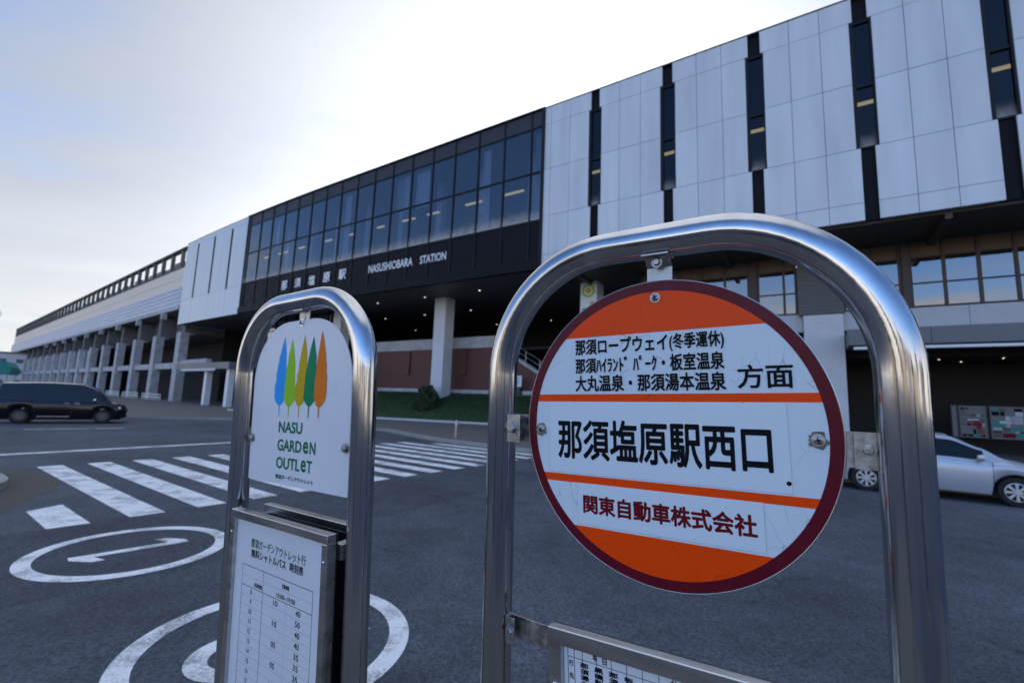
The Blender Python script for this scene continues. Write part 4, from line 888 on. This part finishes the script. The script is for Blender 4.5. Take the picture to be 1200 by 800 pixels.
def grime(parent, put, x, z, r, seed):
    r_ = random.Random(seed); b = MB(); n = 26; o_ = [(x+r*r_.uniform(.75, 1.2)*math.cos(2*math.pi*k/n), z+r*r_.uniform(.75, 1.25)*math.sin(2*math.pi*k/n)) for k in range(n)]
    b.add([put(p, q, -.00092) for p, q in o_], [tuple(range(n))]); return b.build('grime_ring', M['grime'], parent)
def bolt(parent, x, y, z, r=.008):
    Mx = Matrix.Translation((x, y, z)) @ Matrix.Rotation(R(90), 4, 'X')
    b = MB(); b.lathe([(r*1.5, 0), (r*1.5, r*.2), (r*1.0, r*.21)], 18, Mx); b.lathe([(r*1.05, r*.2), (r*1.05, r*.9), (r*.85, r*1.05), (0, r*1.08)], 6, Mx); return b.build('bolt', M['zinc'], parent)

# --- nearer frame: round sign
ZB = -1.66
o2 = Vector((.2197, .6833, EYE-.035)); A2, RC2, HT2, RT2 = .2798, .205, .2861, .0258
s2 = stop_frame(o2, rot(-.591, .0015, .0263), ZB, A2, RC2, HT2, RT2, 'chrome tube bus stop frame with a round orange and white sign, the nearer one')
cD, sD = math.cos(.03), math.sin(.03)
def D(x, z, y=0): return (x*cD-z*sD, .0047+y, x*sD+z*cD-ZB)
def circ(r, z0, z1, n=60):
    """outline of the part of a circle between two heights"""
    z0 = max(z0, -r); z1 = min(z1, r); a0 = math.asin(z0/r); a1 = math.asin(z1/r)
    p = [(r*math.cos(a0+(a1-a0)*k/n), r*math.sin(a0+(a1-a0)*k/n)) for k in range(n+1)]
    return p+[(-x, z) for x, z in p[::-1]]
def plate(outline, y0, y1, put):
    b = MB(); n = len(outline); b.add([put(x, z, y0) for x, z in outline]+[put(x, z, y1) for x, z in outline], [tuple(range(n)), tuple(range(n, 2*n))]+[(i, (i+1) % n, n+(i+1) % n, n+i) for i in range(n)]); return b
ang = [2*math.pi*k/120 for k in range(120)]
disc = plate([(.2248*math.cos(t), .2248*math.sin(t)) for t in ang], 0, .0022, D).build('sign_disc', M['enamel'], s2)
b = MB(); vs = []; fs = []
for t in ang: vs += [D(.2095*math.cos(t), .2095*math.sin(t), -.0004), D(.2243*math.cos(t), .2243*math.sin(t), -.0004)]
for k in range(120): j = (k+1) % 120; fs.append((2*k, 2*k+1, 2*j+1, 2*j))
b.add(vs, fs); b.build('border_ring', M['maroon'], disc)
b = MB(); b.tube([D(.2249*math.cos(t), .2249*math.sin(t), .001) for t in ang+[0]], .0014, 8, cap=False); b.build('rim_edge', M['brushed'], disc, smooth=True)
for z0, z1 in ((.1465, .3), (.0412, .0532), (-.0892, -.077), (-.3, -.1555)):
    plate(circ(.2096, z0, z1), -.0003, -.0001, D).build('colour_band', M['orange'], disc)
def rect(x0, x1, z0, z1): return [(x0, z0), (x1, z0), (x1, z1), (x0, z1)]
plate(rect(-.133, .132, -.1522, -.0888), -.0007, -.00031, D).build('sticker', M['sticker'], disc)
plate(rect(-.1845, .166, -.0745, .039), -.00055, -.00005, D).build('sticker', M['sticker'], disc)
b = MB()
for r_ in (rect(-.1849, .1664, -.0749, -.0745), rect(.1660, .1664, -.0745, .039), rect(-.1849, -.1845, -.0745, .039), rect(-.1334, .1324, -.1526, -.1522), rect(.132, .1324, -.1522, -.0888), rect(-.1334, -.133, -.1522, -.0888)):
    b.add([D(x, z, -.0005) for x, z in r_], [(0, 1, 2, 3)])
b.build('sticker_edge', M['sticker_edge'], disc)
def dtext(body, x0, x1, z0, z1, mt, bold=.018, y=-.0009):
    b = MB(); text(b, body, x0, x1, z0, z1, lambda x, z: D(x, z, y), bold); return b.build('lettering', M[mt], disc)
dtext('那須ロープウェイ', -.1326, .019, .1172, .1432, 'ink', .026); dtext('(冬季運休)', .0215, .0968, .1155, .1425, 'ink', .026)
dtext('那須ﾊｲﾗﾝﾄﾞ ﾊﾟｰｸ・板室温泉', -.133, .0957, .0868, .1125, 'ink', .026); dtext('大丸温泉・那須湯本温泉', -.1337, .0964, .0572, .0838, 'ink', .026)
dtext('方面', .1107, .1766, .0595, .0918, 'ink', .018); dtext('那須塩原駅西口', -.1673, .1468, -.0522, .0125, 'ink', .024); dtext('関東自動車株式会社', -.124, .1235, -.1352, -.1058, 'red_ink', .034)
for x, z, t in ((.0036, .1993, .5), (-.1994, -.0061, .9), (.1974, -.0056, .2)):
    p = D(x, z, -.0009); screw(disc, *p, r=.0058, turn=t, mt='zinc')
    if abs(x) > .1: grime(disc, D, x, z, .0105, int(x*1000))
b = MB(); b.lathe([(.003, -.0002), (.0028, .0004), (0, .0005)], 12, Matrix.Translation(D(.1628, -.0615, -.0006)) @ Matrix.Rotation(R(90), 4, 'X')); b.build('paint_chip', M['ink'], disc)
# clips holding the disc
b = MB(); b.box(-.262, -.196, .009, .0115, -.036-ZB, .011-ZB); b.box(-.2625, -.2595, -.012, .0115, -.036-ZB, .011-ZB); b.box(-.2595, -.232, -.0145, -.012, -.036-ZB, .011-ZB); cl = b.build('side_clip', M['zinc'], s2); bolt(cl, -.247, -.0146, -.0125-ZB)
b = MB(); b.box(.196, .2585, .009, .0115, -.03-ZB, .013-ZB); b.box(.2555, .2585, -.012, .009, -.03-ZB, .013-ZB); b.box(.233, .2555, .0, .002, -.03-ZB, .013-ZB); cl = b.build('side_clip', M['zinc'], s2); bolt(cl, .246, -.001, -.006-ZB, .006)
b = MB(); b.box(-.0155, .0225, .0075, .010, .18-ZB, .247-ZB); b.prism([(.01, .244-ZB), (.0075, .247-ZB), (-.010, .2605-ZB), (-.008, .2625-ZB)], -.0155, .0225, 'x'); b.box(-.0165, .0235, -.02, .012, .2600-ZB, .2625-ZB); cl = b.build('top_clip', M['zinc'], s2); bolt(cl, .003, -.004, .252-ZB, .0055)
# timetable case below
def case(root, put, x0, x1, z1, z0, yf, depth, bar=.022, back=True):
    fr = MB()
    for r_ in (rect(x0, x1, z1-bar, z1), rect(x0, x1, z0, z0+bar), rect(x0, x0+bar, z0+bar, z1-bar), rect(x1-bar, x1, z0+bar, z1-bar)):
        pl = plate(r_, yf, yf+depth, put); fr.add(pl.v, pl.f)
    c_ = fr.build('timetable_case', M['brushed'], root, bevel=.0015)
    plate(rect(x0+.002, x1-.002, z0+.002, z1-.002), yf+depth+.0005, yf+depth+.006, put).build('back_plate', M['backboard'], c_)
    return c_
tr = .052; zc_ = -.33
def T2(x, z, y=0): c, s_ = math.cos(tr), math.sin(tr); return (x*c-(z-zc_)*s_, y, x*s_+(z-zc_)*c+zc_-ZB)
tc2 = case(s2, T2, -.176, .178, -.312, -1.05, -.006, .018)
plate(rect(-.1535, .1555, -1.02, -.335), .004, .0055, T2).build('timetable_paper', M['paper'], tc2)
b = MB()
def rl(b, x0, x1, z0, z1, put, y): b.add([put(x0, z0, y), put(x1, z0, y), put(x1, z1, y), put(x0, z1, y)], [(0, 1, 2, 3)])
for x in [-.146, -.135]+[-.121+.0235*k for k in range(12)]: rl(b, x-.0005, x+.0005, -1.0, -.3385, T2, .0037)
for z in (-.3385, -.3525, -.43): rl(b, -.146, .1375, z-.0005, z+.0005, T2, .0037)
b.build('table_lines', M['rule'], tc2)
b = MB()
def t2(body, x0, x1, z0, z1): text(b, body, x0, x1, z0, z1, lambda x, z: T2(x, z, .0036), .03)
t2('平', -.104, -.096, -.350, -.341); t2('日', -.088, -.081, -.350, -.341); t2('土', .012, .02, -.350, -.341); t2('曜', .028, .036, -.350, -.341)
t2('行', -.1445, -.1365, -.366, -.357); t2('先', -.1445, -.1365, -.384, -.375)
for k, wd in enumerate(('那須湯本', '黒磯駅前', '那須ロープ', '板室温泉', '大丸温泉', '那須湯本', '黒磯駅前', '板室温泉', '那須ロープ', '大丸温泉', '那須湯本')):
    for j, ch in enumerate(wd): x = -.121+.0235*k; t2(ch, x-.0105+.006, x+.0105-.006+.0055, -.364-.0085*j, -.3565-.0085*j)
b.build('lettering', M['ink'], tc2)
b = MB(); b.add(*(lambda p: (p.v, p.f))(plate(rect(-.253, -.178, -.3625, -.3275), .003, .0055, lambda x, z, y=0: (x, y, z-ZB)))); b.box(-.2545, -.2515, -.012, .0055, -.3635-ZB, -.3265-ZB); b.box(-.2515, -.236, -.013, -.0105, -.366-ZB, -.326-ZB); cl = b.build('case_bracket', M['zinc'], s2); bolt(cl, -.244, -.0132, -.345-ZB, .006)
b = MB(); b.box(.18, .255, .003, .0055, -.352-ZB, -.317-ZB); b.build('case_bracket', M['zinc'], s2)
screw(tc2, *T2(-.165, -.395, -.0062), r=.004)

# --- farther frame: arched outlet board
o1 = Vector((-.52, 1.1023, EYE+.2231)); ZB1 = -1.92; A1 = .2487
s1 = stop_frame(o1, rot(-.5958, -.0205, .0324), ZB1, A1, .1724, 0, .0254, 'chrome tube bus stop frame with an arched white outlet shuttle board, the farther one')
def E1(x, z, y=0): return (x, y, z-ZB1)
rcb = .155
ol = [(-.203, -.443), (.205, -.443)]+[(.205-rcb+rcb*math.cos(t), -.047-rcb+rcb*math.sin(t)) for t in [math.pi/2*k/20 for k in range(21)]]+[(-.203+rcb-rcb*math.sin(t), -.047-rcb+rcb*math.cos(t)) for t in [math.pi/2*k/20 for k in range(21)]]
bd = plate(ol, 0, .003, E1).build('sign_board', M['board'], s1)
def poplar(tip, bot, w, lean, foot, mt, y, seed):
    r_ = random.Random(seed); prof = [(0, 0), (.06, .13), (.16, .34), (.28, .56), (.42, .74), (.56, .86), (.7, .95), (.8, 1.0), (.89, .9), (.96, .52), (1, .1)]
    def side(sg):
        o = []
        for (t0, w0), (t1, w1) in zip(prof[:-1], prof[1:]):
            for k in range(3):
                t = t0+(t1-t0)*k/3; ww = w*(w0+(w1-w0)*k/3)*(1+(r_.uniform(-.09, .09) if t > .2 else 0))
                c = tip[0]+(bot[0]-tip[0])*t+lean*math.sin(t*3.0); o.append((c+sg*ww, tip[1]+(bot[1]-tip[1])*t))
        return o
    b = MB(); out = side(-1)+side(1)[:0:-1]
    b.add([E1(x, z, y) for x, z in out], [tuple(range(len(out)))])
    b.add([E1(x, z, y) for x, z in ((bot[0]-.0024, bot[1]+.006), (bot[0]+.0024, bot[1]+.006), (foot[0]+.0015, foot[1]), (foot[0]-.0015, foot[1]))], [(0, 1, 2, 3)])
    b.build('tree_emblem', M[mt], bd)
poplar((-.0655, -.083), (-.0765, -.256), .0265, -.002, (-.0757, -.282), 't_blue', -.0003, 1)
poplar((-.0313, -.0888), (-.034, -.259), .0235, .0, (-.0345, -.281), 't_lime', -.0005, 2)
poplar((.021, -.0848), (.0095, -.257), .0235, .003, (.0095, -.282), 't_yel', -.0007, 3)
poplar((.0579, -.0906), (.0505, -.256), .0255, .0, (.0494, -.282), 't_grn', -.0009, 4)
poplar((.0907, -.0788), (.0894, -.2575), .0235, .004, (.0896, -.2815), 't_org', -.0011, 5)
def btext(pieces, mt, z0, z1, bold=.02, y=-.0006, name='lettering'):
    b = MB()
    for body, x0, x1 in pieces: text(b, body, x0, x1, z0, z1, lambda x, z: E1(x, z, y), bold)
    return b.build(name, M[mt], bd)
btext([('NASU', -.072, .029)], 'green_ink', -.3205, -.2931, .022)
btext([('GARD', -.0733, .030), ('e', .0355, .0565), ('N', .0625, .085)], 'green_ink', -.364, -.3362, .022)
btext([('OUTL', -.0747, .026), ('e', .0305, .0505), ('T', .0535, .0745)], 'green_ink', -.4062, -.3787, .022)
btext([('那須ガーデンアウトレット', -.0745, .0823)], 'green_ink', -.4308, -.4200, .03)
screw(bd, *E1(.0052, -.0534, -.0006), r=.0062, turn=.4)
for x, y in ((-.1932, -.3397), (.1942, -.3417)): bolt(bd, *E1(x, y, -.0006), r=.0075)
b = MB(); b.box(-.232, -.165, .004, .0065, -.36-ZB1, -.315-ZB1); b.build('side_clip', M['zinc'], s1)
b = MB(); b.box(.17, .234, .004, .0065, -.36-ZB1, -.315-ZB1); b.build('side_clip', M['zinc'], s1)
b = MB(); b.box(-.014, .026, .004, .0065, -.085-ZB1, -.022-ZB1); b.box(-.014, .026, -.014, .0065, -.0255-ZB1, -.0225-ZB1); cl = b.build('top_clip', M['zinc'], s1)
b = MB(); b.tube([(.02, -.008, -.026-ZB1), (.034, -.012, -.034-ZB1), (.038, -.012, -.045-ZB1), (.03, -.01, -.052-ZB1)], .0012, 6); b.build('wire_tie', M['zinc'], cl)
tc1 = case(s1, E1, -.178, .2125, -.5065, -1.35, -.048, .020, .018)
plate(rect(-.1595, .1945, -1.33, -.5248), -.0395, -.0375, E1).build('timetable_paper', M['paper'], tc1)
YT = -.0398
b = MB()
for z in (-.627, -.672, -.98): rl(b, -.122, .161, z-.0007, z+.0007, E1, YT)
for x in (-.122, -.029, .161): rl(b, x-.0006, x+.0006, -.98, -.627, E1, YT)
b.build('table_lines', M['rule'], tc1)
b = MB()
for k in range(14): z = -.672-.0211*(k+1); rl(b, -.122, .161, z-.0003, z+.0003, E1, YT)
rl(b, .066, .0665, -.98, -.672, E1, YT); rl(b, -.122, .161, -.6503, -.6497, E1, YT); b.build('faint_lines', M['faint'], tc1)
def ptext(body, x0, x1, z0, z1, mt, bold=.02):
    b = MB(); text(b, body, x0, x1, z0, z1, lambda x, z: E1(x, z, YT), bold); b.build('lettering', M[mt], tc1)
ptext('那須ガーデンアウトレット行', -.0908, .131, -.5835, -.5630, 'green_ink', .02); ptext('無料シャトルバス', -.088, .058, -.6062, -.5865, 'ink', .024); ptext('時刻表', .073, .1238, -.6055, -.5862, 'ink', .024)
ptext('始発時間', -.066, -.033, -.668, -.658, 'ink', .02); ptext('営業時間', .048, .075, -.6455, -.636, 'ink', .02); ptext('10:00~19:00', .028, .1, -.668, -.658, 'ink', .01)
b = MB()
for k in range(14):
    z = -.682-.0211*k; n_ = str(8+k); w = .0058 if len(n_) == 1 else .0105
    text(b, n_, -.078-w/2, -.078+w/2, z-.0055, z+.0055, lambda x, z: E1(x, z, YT), .01)
    m_ = ('40', '50', '40', '40', '35', '35', '35', '35', '35', '40', '40', '40')[k] if k < 12 else None
    if m_: text(b, m_, .103, .1215, z-.006, z+.006, lambda x, z: E1(x, z, YT), .01)
    h_ = {0: '10', 2: '10', 4: '05', 6: '05', 8: '10'}.get(k)
    if h_: text(b, h_, .0165, .034, z-.006, z+.006, lambda x, z: E1(x, z, YT), .01)
b.build('lettering', M['ink'], tc1)
screw(tc1, *E1(.2035, -.56, -.0485), r=.0035); screw(tc1, *E1(-.169, -.56, -.0485), r=.0035)
tcb = case(s1, E1, -.178, .2125, -.5105, -1.35, .032, .020, .018)
for x in (-.16, .21):
    b = MB(); b.box(x-.0125, x+.0125, -.0205, .0315, -.56-ZB1, -.53-ZB1); b.build('case_bracket', M['zinc'], s1)

# ------------------------------------------------------------------ town across the square (behind the viewer, seen only in reflections)
def town(x, y, w, dp, hgt, mt, rz, label):
    e = empty('town_building', (x, y, 0), label, 'building', rot=(0, 0, rz))
    b = MB(); b.box(-w/2, w/2, -dp/2, dp/2, 0, hgt); b.build('wall', M[mt], e)
    b = MB(); b.box(-w/2-.2, w/2+.2, -dp/2-.2, dp/2+.2, hgt+.01, hgt+.5); b.build('roof', M['louvre'], e)
    for i in range(int(w/3.2)):
        for j in range(int(hgt/3.2)): b = MB(); x_ = -w/2+1.2+i*3.2; b.box(x_, x_+1.7, dp/2+.01, dp/2+.06, 1+j*3.2, 2.5+j*3.2); b.build('window', M['car_glass'], e)
town(-40, -88, 26, 12, 9, 'facade_back', R(-10), 'beige town building across the square behind the viewer, left')
town(-4, -96, 22, 12, 13, 'facade_back2', R(-3), 'grey town building across the square behind the viewer, middle')
town(30, -86, 20, 12, 8, 'facade_back', R(12), 'low beige town building across the square behind the viewer')
town(75, -60, 28, 12, 12, 'facade_back2', R(35), 'grey town building across the square behind the viewer, right')
town(-90, -50, 26, 12, 10, 'facade_back', R(-50), 'beige town building across the square behind the viewer, far left')

def street_tree(x, y, hh, label, seed):
    e = empty('street_tree', (x, y, 0), label, 'tree', 'street trees behind the viewer'); r_ = random.Random(seed)
    b = MB(); b.tube([(0, 0, 0), (.05, 0, hh*.3), (0, .08, hh*.6), (.1, 0, hh*.85)], [.2, .16, .1, .03], 10)
    for k in range(7): a = k*2.4; b.tube([(0, 0, hh*(.35+.06*k)), (math.cos(a)*hh*.2, math.sin(a)*hh*.2, hh*(.5+.06*k))], [.06, .02], 6)
    b.build('trunk', M['brown'], e)
    b = MB()
    for _ in range(1400):
        q = Vector((r_.gauss(0, 1), r_.gauss(0, 1), r_.gauss(0, 1))).normalized()*r_.uniform(.45, 1)**.5; p = Vector((q.x*hh*.3, q.y*hh*.3, hh*.68+q.z*hh*.34))
        d = Vector((r_.gauss(0, 1), r_.gauss(0, 1), r_.gauss(0, 1))).normalized(); w = d.orthogonal().normalized(); x_ = d.cross(w); k = r_.uniform(.12, .22)
        b.add([p+w*k, p+x_*k*.6, p-w*k, p-x_*k*.6], [(0, 1, 2, 3)])
    b.build('crown', M['leaf'], e)
for k, (x, y, hh) in enumerate(((-16, -26, 6), (-7, -30, 7), (5, -27, 5.5), (15, -24, 6.5), (26, -16, 6))): street_tree(x, y, hh, 'street tree behind the viewer, '+('leftmost', 'second from left', 'middle', 'fourth from left', 'rightmost')[k], 20+k)

for x, y, mt, q in ((-2.6, -1.6, 'brown', 'left'), (1.0, -3.4, 'dark_metal', 'middle'), (3.4, .2, 'blue_sign', 'right')):  # unseen pylons, added to put dark stripes in the tube reflections
    e = empty('reflection_pylon', (x, y, .17), 'tall narrow pylon added behind the viewer for reflections in the chrome tubes, '+q, 'pylon', rot=(0, 0, math.atan2(-x, y)))
    b = MB(); b.box(-.13, .13, -.05, .05, .12, 2.0); b.build('panel', M[mt], e)
    b = MB(); b.box(-.2, .2, -.09, .09, 0, .119); b.build('base', M['conc'], e)
